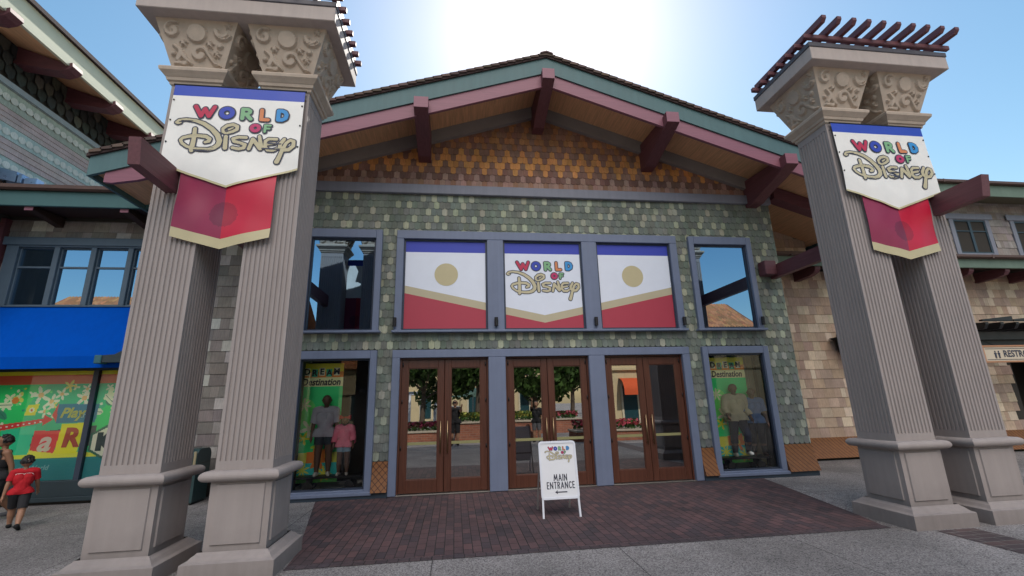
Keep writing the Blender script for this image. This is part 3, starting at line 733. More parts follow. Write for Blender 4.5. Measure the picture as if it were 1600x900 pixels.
mb = MB(); rect_shingles(mb, FX1, 28, .52, 4.75, RWY, .235, TAN, [(DOORX0, DOORX1, -.5, 2.30)])
UWH = [(16.85 + k * 2.45, 18.12 + k * 2.45, 6.0, 7.20) for k in range(4)]
rect_shingles(mb, 13.3, 30, 5.7, 8.1, 3.55, .26, [(0.30, 0.27, 0.255), (0.33, 0.30, 0.285), (0.28, 0.25, 0.235), (0.26, 0.225, 0.20)], UWH)
mb.build('shingle_cladding', WSH, rw)
mb = MB(); x = FX1
mb2 = MB(); skirt(mb2, FX1, DOORX0 - .05, RWY, .06, .52); mb2.build('flared_skirt', SKIRT, rw)
GREENF = pm('green_fascia', (0.125, 0.18, 0.14), .6, .1, 3, .05, streak=.15)
mb = MB(); mb.bbox(FX1, 30, .92, .97, 4.66, 4.93, .01); mb.build('fascia', GREENF, rw)
GUT = pm('brown_gutter', (0.09, 0.05, 0.04), .5, .15, 6, .05)
mb = MB(); mb.prism([(.80, 4.99), (.80, 4.93), (.84, 4.90), (.92, 4.90), (.92, 4.99)], 'x', FX1, 30)
for k in range(8): mb.box(8.2 + k * 2.9, 8.26 + k * 2.9, .794, .925, 4.895, 4.995)
mb.build('gutter', GUT, rw)
mb = MB(); mb.prism([(.85, 4.985), (3.55, 5.70), (3.55, 5.62), (.95, 4.93)], 'x', FX1, 30, (0.10, 0.07, 0.06)); mb.build('lower_roof', ROOFM, rw)
mb = MB(); mb.face([(FX1, .97, 4.70), (30, .97, 4.70), (30, RWY + .2, 4.86), (FX1, RWY + .2, 4.86)]); mb.build('soffit', pm('dark_soffit', (0.05, 0.027, 0.02), .8), rw)
x = 7.9
while x < 29:
    t = MB(); t.prism([(.985, 4.69), (.985, 4.60), (1.05, 4.52), (1.2, 4.48), (RWY, 4.46), (RWY, 4.75)], 'x', x - .07, x + .07); t.build('rafter_tail', MAROON, rw); x += 1.12
for k, h in enumerate(UWH):
    a, b, c, d = h
    t = MB(); trim_frame(t, (a - .16, b + .16, c - .10, d + .20), h, 3.50, 3.62); t.bbox(a - .30, b + .30, 3.47, 3.5, d + .02, d + .22, .01)
    t.build('window_trim', TRIMG, rw)
    t = MB(); t.box(a + .06, b - .06, 3.60, 3.605, c + .04, d - .40); t.build('blind', pm('gold_blind', (0.88, 0.66, 0.24), .8, .15, 2, 0), rw)
    window(rw, a, b, c, d, 3.52, .05, glass('upper_glass', (0.92, 0.9, 0.85), .24, (.6, .8, 1.0)), 'window', mull=((a + b) / 2,), barz=d - .40, fm=pm('teal_frame', (0.035, 0.06, 0.08), .45))
mb = MB(); mb.bbox(12.9, 31, 2.75, 2.8, 7.72, 8.12, .01); mb.build('upper_fascia', GREENF, rw)
mb = MB(); mb.prism([(2.62, 8.22), (2.62, 8.14), (2.66, 8.12), (2.75, 8.12), (2.75, 8.22)], 'x', 12.9, 31)
for k in range(10): mb.box(14 + k * 1.7, 14.05 + k * 1.7, 2.612, 2.755, 8.115, 8.225)
mb.build('upper_gutter', GUT, rw)
mb = MB(); mb.face([(12.9, 2.80, 7.74), (31, 2.80, 7.74), (31, 3.6, 7.88), (12.9, 3.6, 7.88)]); mb.build('upper_soffit', pm('pale_soffit', (0.16, 0.15, 0.10), .8), rw)
mb = MB(); mb.prism([(2.68, 8.21), (6.5, 9.6), (6.5, 9.5), (2.75, 8.13)], 'x', 12.9, 31, (0.10, 0.07, 0.06)); mb.build('upper_roof', ROOFM, rw)

# trellis and hanging sign over the passage
tr = thing('entry_trellis', 'black slatted trellis with notched slat ends over the passage right of the towers', 'trellis', (16, 1.2, 2.7))
mb = MB(); mb.box(12.8, 20, .98, 1.06, 2.78, 2.98); mb.box(12.8, 20, 1.5, 1.58, 2.78, 2.98); mb.build('beam', BLACKM, tr)
for k in range(16):
    x = 12.85 + k * .44
    t = MB(); t.prism([(.55, 3.10), (.62, 3.0), (1.74, 3.0), (1.74, 3.16), (.55, 3.16)], 'x', x, x + .09); t.build('slat', BLACKM, tr)
mb = MB()
for k in range(8): mb.prism([(12.75 + k * .9, 3.18), (13.62 + k * .9, 3.18), (13.62 + k * .9, 3.30), (12.75 + k * .9, 3.22)], 'y', .52, .60)
mb.build('front_slats', BLACKM, tr)
mb = MB(); mb.box(12.8, 13.0, .9, 1.74, 2.45, 2.77); mb.box(13.0, 20, 1.1, 1.16, 2.60, 2.77); mb.build('bracket', BLACKM, tr)
sg = thing('hanging_sign', 'cream restroom direction sign with copper frame hanging below the black trellis', 'sign', (13.9, .68, 2.4))
mb = MB(); mb.bbox(12.73, 15.1, .66, .70, 2.215, 2.56, .008); mb.build('panel', pm('sign_cream', (0.55, 0.47, 0.36), .5, .04, 5, 0), sg)
COPPER = pm('copper_frame', (0.40, 0.19, 0.10), .45, .1, 8, .03)
mb = MB()
for z in ((2.56, 2.60), (2.185, 2.215)): mb.box(12.70, 15.13, .645, .715, *z)
for xx in ((12.70, 12.73), (15.10, 15.13)): mb.box(*xx, .645, .715, 2.215, 2.56)
mb.build('frame', COPPER, sg)
mb = MB()
for z in (2.515, 2.255): mb.box(12.77, 15.06, .655, .659, z - .006, z + .006)
flat2d(mb, text_polys('RESTROOMS', .22, .006, sx=.92, align='LEFT'), .656, 13.26, 2.385)
for dx in (0, .10):   # two little figures
    mb.box(13.01 + dx, 13.06 + dx, .655, .659, 2.33, 2.42); mb.box(13.0 + dx, 13.07 + dx, .6545, .6585, 2.385, 2.41)
    mb.face([(13.035 + dx + .022 * math.cos(k), .656, 2.445 + .022 * math.sin(k)) for k in np.linspace(0, 2 * math.pi, 12, endpoint=False)][::-1])
    mb.box(13.012 + dx, 13.030 + dx, .655, .659, 2.285, 2.33); mb.box(13.040 + dx, 13.058 + dx, .655, .659, 2.285, 2.33)
mb.build('lettering', INK, sg)
for xx in (13.1, 14.7):
    mb = MB(); mb.tube((xx, .68, 2.60), (xx, .98, 2.80), .008); mb.build('hanger', BLACKM, sg)
# wall lantern between building corner and right tower
ln = thing('wall_lantern', 'black wall lantern on the tan shingles behind the right tower', 'lantern', (9.95, RWY - .2, 2.8))
mb = MB(); mb.box(9.86, 10.04, RWY - .04, RWY - .02, 2.55, 3.05); mb.build('back_plate', BLACKM, ln)
mb = MB(); mb.prism([(9.75, 2.58), (10.22, 2.55), (10.26, 2.86), (9.72, 2.88)], 'y', RWY - .42, RWY - .10); mb.build('lamp_body', BLACKM, ln)
mb = MB(); mb.prism([(9.60, 2.94), (9.70, 2.88), (10.3, 2.87), (10.36, 2.92), (10.3, 3.0), (9.85, 3.02), (9.84, 2.97)], 'y', RWY - .46, RWY - .05); mb.build('lamp_cap', BLACKM, ln)

# ------------------------------------------------------------------ left wing
lw = thing('store_wing', 'left wing with wide blue-framed upper window above a bright blue awning and mural', 'building', (-7, .95, 0))
LY = .95
LWIN = (-8.66, -5.2, 3.63, 4.83)
LDIS = (-9.0, -5.35, .38, 2.36)
mb = MB(); wall_cells(mb, -9.0, FX0 + .05, 0, 5.55, LY, LY + .25, [LWIN, LDIS])
mb.build('wall', pm('wing_core', (0.04, 0.035, 0.03), .9), lw)
mb = MB(); rect_shingles(mb, -9.0, FX0 + .05, .45, 5.4, LY, .225, GREYT, [LWIN, LDIS]); mb.build('shingle_cladding', WSH, lw)
TRIMD = pm('deep_blue_trim', (0.075, 0.115, 0.16), .5, .08, 3, .05, streak=.1)
mb = MB(); trim_frame(mb, (-8.88, -4.98, 3.60, 4.98), LWIN, LY - .06, LY + .1); mb.bbox(-8.98, -4.9, LY - .09, LY - .061, 4.86, 5.03, .01)
for m in (-7.97, -7.30, -6.62, -5.94): mb.bbox(m - .05, m + .05, LY - .055, LY + .1, 3.63, 4.83, .006)
mb.build('window_trim', TRIMD, lw)
for a, b in ((-8.66, -8.02), (-7.92, -7.35), (-7.25, -6.67), (-6.57, -5.99), (-5.89, -5.2)):
    window(lw, a, b, 3.63, 4.83, LY, .025, PANE, 'window', barz=4.42, fm=TRIMD)
mb = MB(); mb.box(-9, -5.2, LY + .9, LY + .95, 3.3, 5.2); mb.box(-9, -5.2, LY + .25, LY + .9, 3.3, 3.36); mb.build('interior_shell', INTER, lw)
mb = MB(); mb.bbox(-9.0, -5.3, LY - .05, LY + .08, .12, .40, .012); mb.bbox(-9.0, -5.3, LY - .09, LY - .051, .05, .13, .01)
mb.build('stall_riser', pm('dark_teal_base', (0.02, 0.035, 0.045), .45, .1, 4, .03), lw)
mb = MB(); mb.bbox(-9, -5.3, LY - .05, LY + .06, 2.36, 2.50, .01); mb.build('display_head', MATS['dark_teal_base'], lw)
for x in (-9.0, -6.83, -5.40):
    mb = MB(); mb.box(x - .045, x + .045, LY - .02, LY + .06, .40, 2.36); fo = mb.build('display_mullion', SLATE, lw)
g = MB(); g.face([(-9, LY + .02, .40), (-5.35, LY + .02, .40), (-5.35, LY + .02, 2.36), (-9, LY + .02, 2.36)]); g.build('pane', DISPG, fo)
mb = MB(); mb.bbox(-9.4, FX0 - .05, .16, .21, 5.40, 5.71, .01); mb.build('fascia', pm('teal_eave', (0.05, 0.125, 0.13), .6, .1, 3, .05), lw)
mb = MB(); mb.prism([(.06, 5.80), (.06, 5.73), (.10, 5.70), (.21, 5.72), (.21, 5.80)], 'x', -9.4, FX0 - .05); mb.build('gutter', GUT, lw)
mb = MB(); mb.prism([(.08, 5.79), (3.0, 6.5), (3.0, 6.4), (.2, 5.73)], 'x', -9.4, FX0 - .05, (0.09, 0.06, 0.055)); mb.build('roof', ROOFM, lw)
mb = MB(); mb.face([(-9.4, .21, 5.44), (FX0, .21, 5.44), (FX0, LY + .1, 5.5), (-9.4, LY + .1, 5.5)]); mb.build('soffit', pm('dark_soffit', (0.05, 0.027, 0.02), .8), lw)
for x in (-8.05, -6.4):
    t = MB(); t.prism([(.23, 5.43), (.23, 5.36), (LY, 5.26), (LY, 5.46)], 'x', x - .07, x + .07); rt_ = t.build('rafter_tail', MATS['dark_soffit'], lw)
    t = MB(); t.bbox(x - .075, x + .075, .212, .228, 5.33, 5.42, .004); t.build('end_cap', PURPLE, rt_)
mb = MB(); mb.box(-9.02, -8.93, LY - .14, LY - .0, 0, 5.4); mb.build('corner_post', MAROONX, lw)
# awning
aw = thing('shop_awning', 'bright blue fabric awning above the mural window of the left wing', 'awning', (-7, .6, 3))
BLUEF = pm('awning_fabric', (0.0, 0.068, 0.42), .85, .07, 2.0, .12, 220, streak=.08, spec=.05)
mb = MB(); AX0, AX1 = -9.0, -5.35
def apt(x, t): return (x, LY - .03 - .58 * t - (.02 - .030 * abs(math.sin(math.pi * x / .92))) * math.sin(math.pi * t), 3.60 - 1.03 * t)
n = 26
for k in range(n):
    x0, x1 = AX0 + (AX1 - AX0) * k / n, AX0 + (AX1 - AX0) * (k + 1) / n
    for j in range(8): mb.face([apt(x0, (j + 1) / 8), apt(x1, (j + 1) / 8), apt(x1, j / 8), apt(x0, j / 8)])
for x in (AX0, AX1): mb.face([apt(x, j / 8) for j in range(9)] + [(x, LY - .03, 2.57)])
mb.build('canopy', BLUEF, aw, smooth=False)
mb = MB()
for k in range(n):
    x0, x1 = AX0 + (AX1 - AX0) * k / n, AX0 + (AX1 - AX0) * (k + 1) / n
    mb.face([(x0, LY - .612 + .006 * math.sin(k * 1.3), 2.36), (x1, LY - .612 + .006 * math.sin(k * 1.3 + 1.3), 2.36), (x1, LY - .61, 2.572), (x0, LY - .61, 2.572)])
mb.build('valance', BLUEF, aw)
br = thing('wall_bracket', 'dark teal curved bracket at the awning end beside the left pillar', 'bracket', (-5.9, .2, 2.5))
mb = MB(); mb.prism([(-6.32, 2.44), (-6.32, 2.56), (-6.05, 2.58), (-5.85, 2.70), (-5.72, 2.90), (-5.5, 2.92), (-5.5, 2.44)], 'y', .16, .30); mb.build('arm', pm('dark_teal_base', (0.02, 0.035, 0.045), .45), br)
mb = MB(); mb.bbox(-6.36, -6.24, .14, .32, 2.42, 2.57, .01); mb.build('end_block', pm('teal_block', (0.03, 0.11, 0.14), .5), br)
# big side block with the receding wall
bb = thing('upper_building', 'tall side building at far left with pink and pale green banded siding under deep eaves', 'building', (-10, 3, 7))
WX = -9.0
mb = MB(); mb.box(-16, WX - .03, -.36, 12, 0, 9.4); mb.build('wall', COREM, bb)
PK = (0.60, 0.50, 0.475); GP = (0.48, 0.60, 0.56); GM = (0.20, 0.275, 0.255)
mb = MB()
bands = [(8.115, 7.99, (0.34, 0.43, 0.46), 1), (7.99, 7.60, (0.48, 0.57, 0.48), 2), (7.60, 7.28, PK, 3), (7.28, 6.98, GP, 1), (6.98, 6.62, PK, 3), (6.62, 6.30, GP, 1), (6.30, 5.5, PK, 6)]
for zt, zb, c, n in bands:
    h = (zt - zb) / n
    for k in range(n):
        b0 = zb + k * h; yy = -.36
        while yy < 12:
            w = random.uniform(.5, 1.4) if c == PK else 15; y2 = min(yy + w, 12); cc = jit(c, .07)
            mb.raw([(WX - .0, yy, b0), (WX - .0, y2, b0), (WX - .018, y2, b0 + h), (WX - .018, yy, b0 + h), (WX - .03, yy, b0), (WX - .03, y2, b0)], [(1, 0, 3, 2), (0, 1, 5, 4)], cc); yy = y2
for zc in (7.80, 7.12, 6.46):    # chain of pale ovals
    yy = -.25
    while yy < 9:
        mb.face([(WX + .008, yy + .085 * math.cos(a), zc + .075 * math.sin(a)) for a in np.linspace(0, 2 * math.pi, 12, endpoint=False)], (0.76, 0.80, 0.72))
        yy += .17
mb.build('banded_siding', WSH, bb)
mb = MB(); mb.box(WX - .01, WX + .05, -.36, 12, 8.0, 8.115); mb.build('moulding', pm('pale_moulding', (0.36, 0.45, 0.50), .6), bb)
mb = MB()   # frieze of overlapping leaf shingles
yy = -2.5; j = 0
for row, z in enumerate((8.13, 8.37, 8.61)):
    yy = -.3 + (row % 2) * .12
    while yy < 9:
        c = jit((0.115, 0.135, 0.12) if random.random() < .35 else (0.055, 0.072, 0.075), .2)
        mb.face([(WX + .02, yy - .11, z + .3), (WX + .03, yy - .10, z + .12), (WX + .045, yy - .05, z + .06), (WX + .05, yy, z), (WX + .045, yy + .05, z + .06), (WX + .03, yy + .10, z + .12), (WX + .02, yy + .11, z + .3)], c); yy += .24
mb.build('leaf_frieze', WSH, bb)
mb = MB(); mb.face([(WX - .2, -2.5, 9.02), (-7.98, -2.5, 8.62), (-7.98, 12, 8.62), (WX - .2, 12, 9.02)]); mb.build('soffit', SOFFIT, bb)
mb = MB(); mb.prism([(-8.03, 8.56), (-7.97, 8.56), (-7.97, 9.06), (-8.03, 9.06)], 'y', -2.5, 12); mb.build('fascia', pm('cream_fascia', (0.60, 0.62, 0.47), .6, .08, 3, .05), bb)
mb = MB(); mb.prism([(-7.90, 9.06), (-7.90, 9.15), (-13, 11.3), (-13, 11.2)], 'y', -2.55, 12, (0.10, 0.075, 0.075)); mb.build('roof', ROOFM, bb)
for yy in (-2.2, -1.02, .33, 1.55, 2.82, 4.1, 5.4):
    t = MB(); t.prism([(WX, 8.55), (WX, 8.95), (-8.04, 8.60), (-7.92, 8.64), (-7.90, 8.55), (-7.98, 8.47), (-8.12, 8.42)], 'y', yy - .13, yy + .13); t.build('rafter_tail', MAROONX, bb)
fl = thing('flood_light', 'pale blue floodlight on the left wing roof beside the banded siding', 'lamp', (-8.6, .6, 6.2))
BLM = pm('bluish_metal', (0.20, 0.30, 0.45), .3, .1, 8, .02, metal=.6)
mb = MB(); mb.prism([(-9.0, 6.10), (-8.62, 6.02), (-8.62, 6.24), (-9.0, 6.34)], 'y', .45, .7); mb.build('housing', BLM, fl)
mb = MB(); mb.bbox(-8.60, -8.52, .45, .68, 6.0, 6.2, .01); mb.bbox(-8.50, -8.28, .48, .66, 5.99, 6.13, .01); mb.build('ballast', BLM, fl)
mb = MB(); mb.tube((-8.56, .56, 5.83), (-8.56, .56, 6.02), .02); mb.tube((-8.9, .56, 5.83), (-8.9, .56, 6.1), .02); mb.build('stem', BLACKM, fl)

# ------------------------------------------------------------------ mural and posters (colour painted cell by cell)
def painter(w, h, cell):
    nx, nz = int(round(w / cell)), int(round(h / cell))
    X, Z = np.meshgrid((np.arange(nx) + .5) * w / nx, (np.arange(nz) + .5) * h / nz)
    C = np.zeros((nz, nx, 3))
    return X, Z, C
def fill(C, mask, c): C[mask] = c
def in_poly(X, Z, P):
    m = np.zeros(X.shape, bool); n = len(P)
    for i in range(n):
        (x1, z1), (x2, z2) = P[i], P[(i + 1) % n]
        cond = ((z1 > Z) != (z2 > Z)); 
        with np.errstate(divide='ignore', invalid='ignore'): xi = (x2 - x1) * (Z - z1) / (z2 - z1 + 1e-12) + x1
        m ^= cond & (X < xi)
    return m
def disc(X, Z, x, z, r, k=1.0): return np.hypot(X - x, (Z - z) * k) < r
def flower(C, X, Z, x, z, r, c, n=6, rot=0.0, core=None):
    a = np.arctan2(Z - z, X - x) + rot; d = np.hypot(X - x, Z - z)
    fill(C, d < r * (.62 + .38 * np.cos(n * a)), c)
    if core: fill(C, d < r * .28, core)
def paint_mesh(C, x0, z0, w, h, y, name, parent=None):
    nz, nx, _ = C.shape; mb = MB()
    for j in range(nz):
        i = 0
        while i < nx:
            k = i + 1
            while k < nx and np.array_equal(C[j, k], C[j, i]): k += 1
            a, b = x0 + w * i / nx, x0 + w * k / nx; c, d = z0 + h * j / nz, z0 + h * (j + 1) / nz
            mb.face([(a, y, c), (b, y, c), (b, y, d), (a, y, d)], tuple(C[j, i])); i = k
    return mb.build(name, PRINT, parent, loc=(x0, y, z0))
GRN, GRN2, GRN3 = (0.02, 0.38, 0.11), (0.02, 0.31, 0.15), (0.09, 0.44, 0.09)
YEL, ORA, REDD, CRM, TEA = (0.62, 0.55, 0.02), (0.62, 0.14, 0.03), (0.42, 0.03, 0.03), (0.56, 0.60, 0.36), (0.01, 0.15, 0.16)
MX0, MW, MZ0, MH = -9.0, 3.65, .40, 1.96
X, Z, C = painter(MW, MH, .012); X = X + MX0; Z = Z + MZ0
fill(C, X > -99, GRN2); fill(C, X < -7.7 + .25 * np.sin(Z * 3), GRN)
fill(C, np.hypot((X + 5.9) * .8, Z - 1.2) < .75, GRN)
fill(C, (Z > 2.14), ORA); fill(C, (Z > 2.29), YEL); fill(C, (Z > 2.12) & (Z < 2.29), (0.42, 0.075, 0.03))
random.seed(21)
for k in range(26):       # pale leaves and confetti, no figures
    x, z = random.uniform(-8.6, -5.6), random.uniform(1.45, 2.08); r = random.uniform(.03, .09)
    flower(C, X, Z, x, z, r * 1.6, random.choice([CRM, (0.45, 0.52, 0.30), (0.55, 0.50, 0.32), (0.60, 0.42, 0.10)]), random.choice([3, 4, 5]), random.uniform(0, 3))
for x, z, r in ((-7.75, 1.92, .17), (-7.55, 1.80, .14), (-7.40, 1.93, .12), (-7.0, 1.85, .16), (-6.98, 2.02, .10), (-8.3, 1.75, .13), (-7.62, 1.62, .12)):
    flower(C, X, Z, x, z, r, CRM, 5, x * 9, (0.50, 0.30, 0.12))
for k in range(40):      # paint-splash dots, rays and leaves that busy up the field
    x, z, r = random.uniform(-8.9, -5.6), random.uniform(1.0, 2.1), random.uniform(.012, .035)
    fill(C, disc(X, Z, x, z, r), random.choice([CRM, (0.10, 0.45, 0.16), (0.60, 0.42, 0.05), (0.02, 0.20, 0.14)]))
for k in range(9):
    x, z = random.uniform(-8.8, -5.7), random.uniform(1.5, 2.0); w_, h_ = random.uniform(.08, .2), random.uniform(.03, .07); a_ = random.uniform(-.8, .8)
    u_, v_ = (X - x) * math.cos(a_) + (Z - z) * math.sin(a_), -(X - x) * math.sin(a_) + (Z - z) * math.cos(a_)
    fill(C, (u_ / w_) ** 2 + (v_ / h_) ** 2 < 1, random.choice([(0.03, 0.16, 0.11), (0.12, 0.46, 0.14), (0.50, 0.56, 0.34), (0.45, 0.07, 0.04)])); fill(C, ((u_ / w_) ** 2 < .8) & (np.abs(v_) < .006), (0.02, 0.10, 0.07))
fill(C, disc(X, Z, -8.16, 1.83, .06), ORA); fill(C, in_poly(X, Z, [(-7.93, 1.74), (-7.74, 1.76), (-7.78, 1.56), (-7.96, 1.55)]), (0.62, 0.42, 0.03)); fill(C, disc(X, Z, -7.85, 1.65, .045), CRM); fill(C, disc(X, Z, -7.85, 1.65, .02), (0.3, 0.05, 0.03))
fill(C, in_poly(X, Z, [(-8.45, 1.38), (-7.62, 1.49), (-7.62, 1.56), (-7.46, 1.47), (-7.62, 1.36), (-7.62, 1.42), (-8.45, 1.26)]), REDD)
for k in range(9): fill(C, disc(X, Z, -8.38 + k * .09, 1.335 + k * .0125, .016), (0.75, 0.68, 0.5))
fill(C, in_poly(X, Z, [(-7.42, 1.75), (-6.72, 1.73), (-6.74, 1.40), (-7.40, 1.40)]), (0.015, 0.13, 0.20)); fill(C, in_poly(X, Z, [(-7.49, 1.55), (-7.42, 1.76), (-7.40, 1.41)]), (0.4, 0.05, .04))
fill(C, in_poly(X, Z, [(-8.3, 1.02), (-6.70, .98), (-6.70, 1.34), (-8.3, 1.20)]), (0.03, 0.05, 0.05))
fill(C, Z < .90 + .05 * np.sin(X * 2.2), (0.62, 0.60, 0.04)); fill(C, Z < .79, TEA)
fill(C, in_poly(X, Z, [(-8.28, 1.30), (-7.72, 1.36), (-7.76, .86), (-8.16, .86)]), (0.02, 0.36, 0.20))
fill(C, in_poly(X, Z, [(-7.73, 1.28), (-7.28, 1.26), (-7.34, .87), (-7.74, .93)]), REDD)
fill(C, in_poly(X, Z, [(-7.29, 1.38), (-6.86, 1.40), (-6.96, .86), (-7.33, .86)]), (0.62, 0.46, 0.01))
hx = [(-6.52 + .29 * math.cos(a), 1.04 + .30 * math.sin(a)) for a in np.linspace(math.pi / 2, math.pi / 2 + 2 * math.pi, 6, endpoint=False)]
fill(C, in_poly(X, Z, hx), (0.02, 0.09, 0.06)); fill(C, in_poly(X, Z, [(-6.52 + (x + 6.52) * .84, 1.04 + (z - 1.04) * .84) for x, z in hx]), CRM)
C = np.minimum(C * 1.9, .88); mu = paint_mesh(C, MX0, MZ0, MW, MH, LY + .055, 'window_mural')
tag(mu, 'bright green and yellow printed mural with letter tiles inside the left wing window', 'mural')
def letters(parent, txt, size, x, z, y, col, bold=0.0, shear=0.0, sx=1.0, name='lettering', rotz=0.0, align='CENTER'):
    mb = MB(); ps = text_polys(txt, size, bold, shear, sx, align)
    cr, sr = math.cos(rotz), math.sin(rotz)
    flat2d(mb, [[(a * cr - b * sr, a * sr + b * cr) for a, b in p] for p in ps], y, x, z, 1.0, col); return mb.build(name, PRINT, parent)
ly = LY + .052
letters(mu, 'Play', .25, -7.16, 1.575, ly, (0.55, 0.58, 0.12), .008, .3); letters(mu, 'the', .13, -6.93, 1.53, ly, (0.40, 0.6, 0.55), .002, .1)
letters(mu, 'a', .50, -7.53, 1.07, ly, (0.70, 0.70, 0.58), .014, .25); letters(mu, 'R', .46, -7.10, 1.12, ly, (0.45, 0.06, 0.03), .02, .1)
letters(mu, 'K', .40, -6.52, 1.03, ly, (0.02, 0.05, 0.05), .03); letters(mu, 'ng! World', .12, -7.62, .62, ly, (0.25, 0.55, 0.55), .003, .2)

def dream_poster(x0, z0, w, h, y, label, flip=False):
    X, Z, C = painter(w, h, .012)
    fill(C, X > -1, GRN); U, V = X / w, Z / h
    fill(C, (U - .2) ** 2 + (V - .55) ** 2 * 3 < .06, GRN3)
    fill(C, (U - .75) ** 2 + (V - .35) ** 2 * 4 < .05, (0.015, 0.30, 0.13))
    flower(C, X, Z, w * .30, h * .44, .17, (0.42, 0.52, 0.28), 5, .3); flower(C, X, Z, w * .62, h * .58, .14, (0.36, 0.50, 0.26), 4, .8)
    flower(C, X, Z, w * .16, h * .64, .13, (0.38, 0.52, 0.26), 7, .2)
    fill(C, V < .24, (0.60, 0.52, 0.05)); fill(C, (V < .25) & (U > .3) & (U < .7), (0.55, 0.12, 0.02)); fill(C, V < .155, (0.02, 0.30, 0.28)); fill(C, V < .06, GRN3)
    flower(C, X, Z, w * .20, h * .36, .12, (0.66, 0.46, 0.02), 5, .1); flower(C, X, Z, w * .52, h * .29, .12, (0.28, 0.40, 0.02), 5, .5)
    flower(C, X, Z, w * .55, h * .19, .20, (0.55, 0.12, 0.02), 6, .1, (0.66, 0.36, 0.05)); flower(C, X, Z, w * .22, h * .10, .13, (0.40, 0.50, 0.06), 8, .4); flower(C, X, Z, w * .7, h * .07, .14, (0.50, 0.50, 0.05), 7, .1)
    fill(C, disc(X, Z, w * .16, h * .19, .10), (0.66, 0.60, 0.06))
    fill(C, V > .795, (0.56, 0.58, 0.22)); fill(C, V > .875, (0.55, 0.14, 0.02)); fill(C, V > .925, (0.62, 0.58, 0.03))
    for k in range(5):
        zc = h * (.925 if k % 2 == 0 else .915); xc = w * (.16 + .17 * k)
        fill(C, (abs(X - xc) < w * .066) & (abs(Z - zc) < h * .034), (0.58, 0.60, 0.30) if k % 2 == 0 else (0.02, 0.28, 0.16))
    C = np.minimum(C * 2.1, .88); o = paint_mesh(C, x0, z0, w, h, y, 'window_poster'); tag(o, label, 'poster', None)
    for k, ch in enumerate('DREAM'):
        letters(o, ch, .155, x0 + w * (.16 + .17 * k), z0 + h * (.925 if k % 2 == 0 else .915), y - .004, (0.015, 0.03, 0.03), .006)
    letters(o, 'Destination', .175, x0 + w * .5, z0 + h * .834, y - .004, (0.02, 0.025, 0.03), .005, .15, .86)
    return o
dream_poster(-2.93, .24, .80, 2.14, .40, 'tall green and yellow poster behind two figures in the left display window')
dream_poster(5.36, .24, .86, 2.14, .40, 'tall green and yellow poster behind two figures in the right display window')

# ------------------------------------------------------------------ twin-pillar towers
TXC, TYC = 6.307, -3.17
tower = thing('gate_tower', 'right twin-pillar stucco tower standing on the brick band, capped by timber slats', 'tower', (TXC, TYC, 0), 'fluted gate towers')
def ring_profile(mb, xc, yc, prof, col=None):
    """square ring swept from (half width, z) profile points"""
    for (r0, z0), (r1, z1) in zip(prof, prof[1:]):
        a = [(xc - r0, yc - r0, z0), (xc + r0, yc - r0, z0), (xc + r0, yc + r0, z0), (xc - r0, yc + r0, z0)]
        b = [(xc - r1, yc - r1, z1), (xc + r1, yc - r1, z1), (xc + r1, yc + r1, z1), (xc - r1, yc + r1, z1)]
        for k in range(4): mb.face([a[k], a[(k + 1) % 4], b[(k + 1) % 4], b[k]], col)
def cap_relief(U, V, W, Hh):
    """height of the carved relief on a capital face (moons, scrolls, stars, a plain boss)"""
    def blob(st, r=.012):
        return np.clip(1 - np.clip(sdf_field(st, U, V) / r + .5, 0, 1), 0, 1)
    S = []
    def spiral(cx, cz, r0, r1, a0, a1, w0, w1, n=26):
        return [(cx + (r0 + (r1 - r0) * t) * math.cos(rad(a0 + (a1 - a0) * t)), cz + (r0 + (r1 - r0) * t) * math.sin(rad(a0 + (a1 - a0) * t)), w0 + (w1 - w0) * t) for t in [k / n for k in range(n + 1)]]
    S.append(spiral(-.28, .455, .105, .03, 60, 390, .012, .035))            # scroll, upper left
    S.append([(.0, .43, .115)])                                               # round boss
    S.append(spiral(.31, .47, .10, .10, 170, 330, .012, .012)); S.append(spiral(.30, .485, .075, .075, 190, 320, .03, .02))  # crescent
    S.append(spiral(.03, .175, .095, .03, 20, 330, .022, .04)); S.append([(.12, .20, .024), (.17, .12, .022), (.21, .06, .018), (.27, .04, .010)])
    S.append([(-.27, .27, .012), (-.20, .22, .026), (-.14, .12, .026), (-.07, .05, .012)]); S.append([(-.25, .05, .018), (-.14, .05, .03)]); S.append([(-.22, .10, .03), (-.19, .16, .03)])
    S.append([(-.275, .165, .026)]); S.append([(.27, .29, .034)])
    def star(cx, cz, r):
        for k in range(5):
            a = rad(90 + 72 * k); S.append([(cx, cz, r * .38), (cx + r * math.cos(a), cz + r * math.sin(a), r * .08)])
    star(-.155, .30, .045); star(.15, .30, .048); star(.235, .18, .045); star(.37, .55, .04)
    return blob(S)
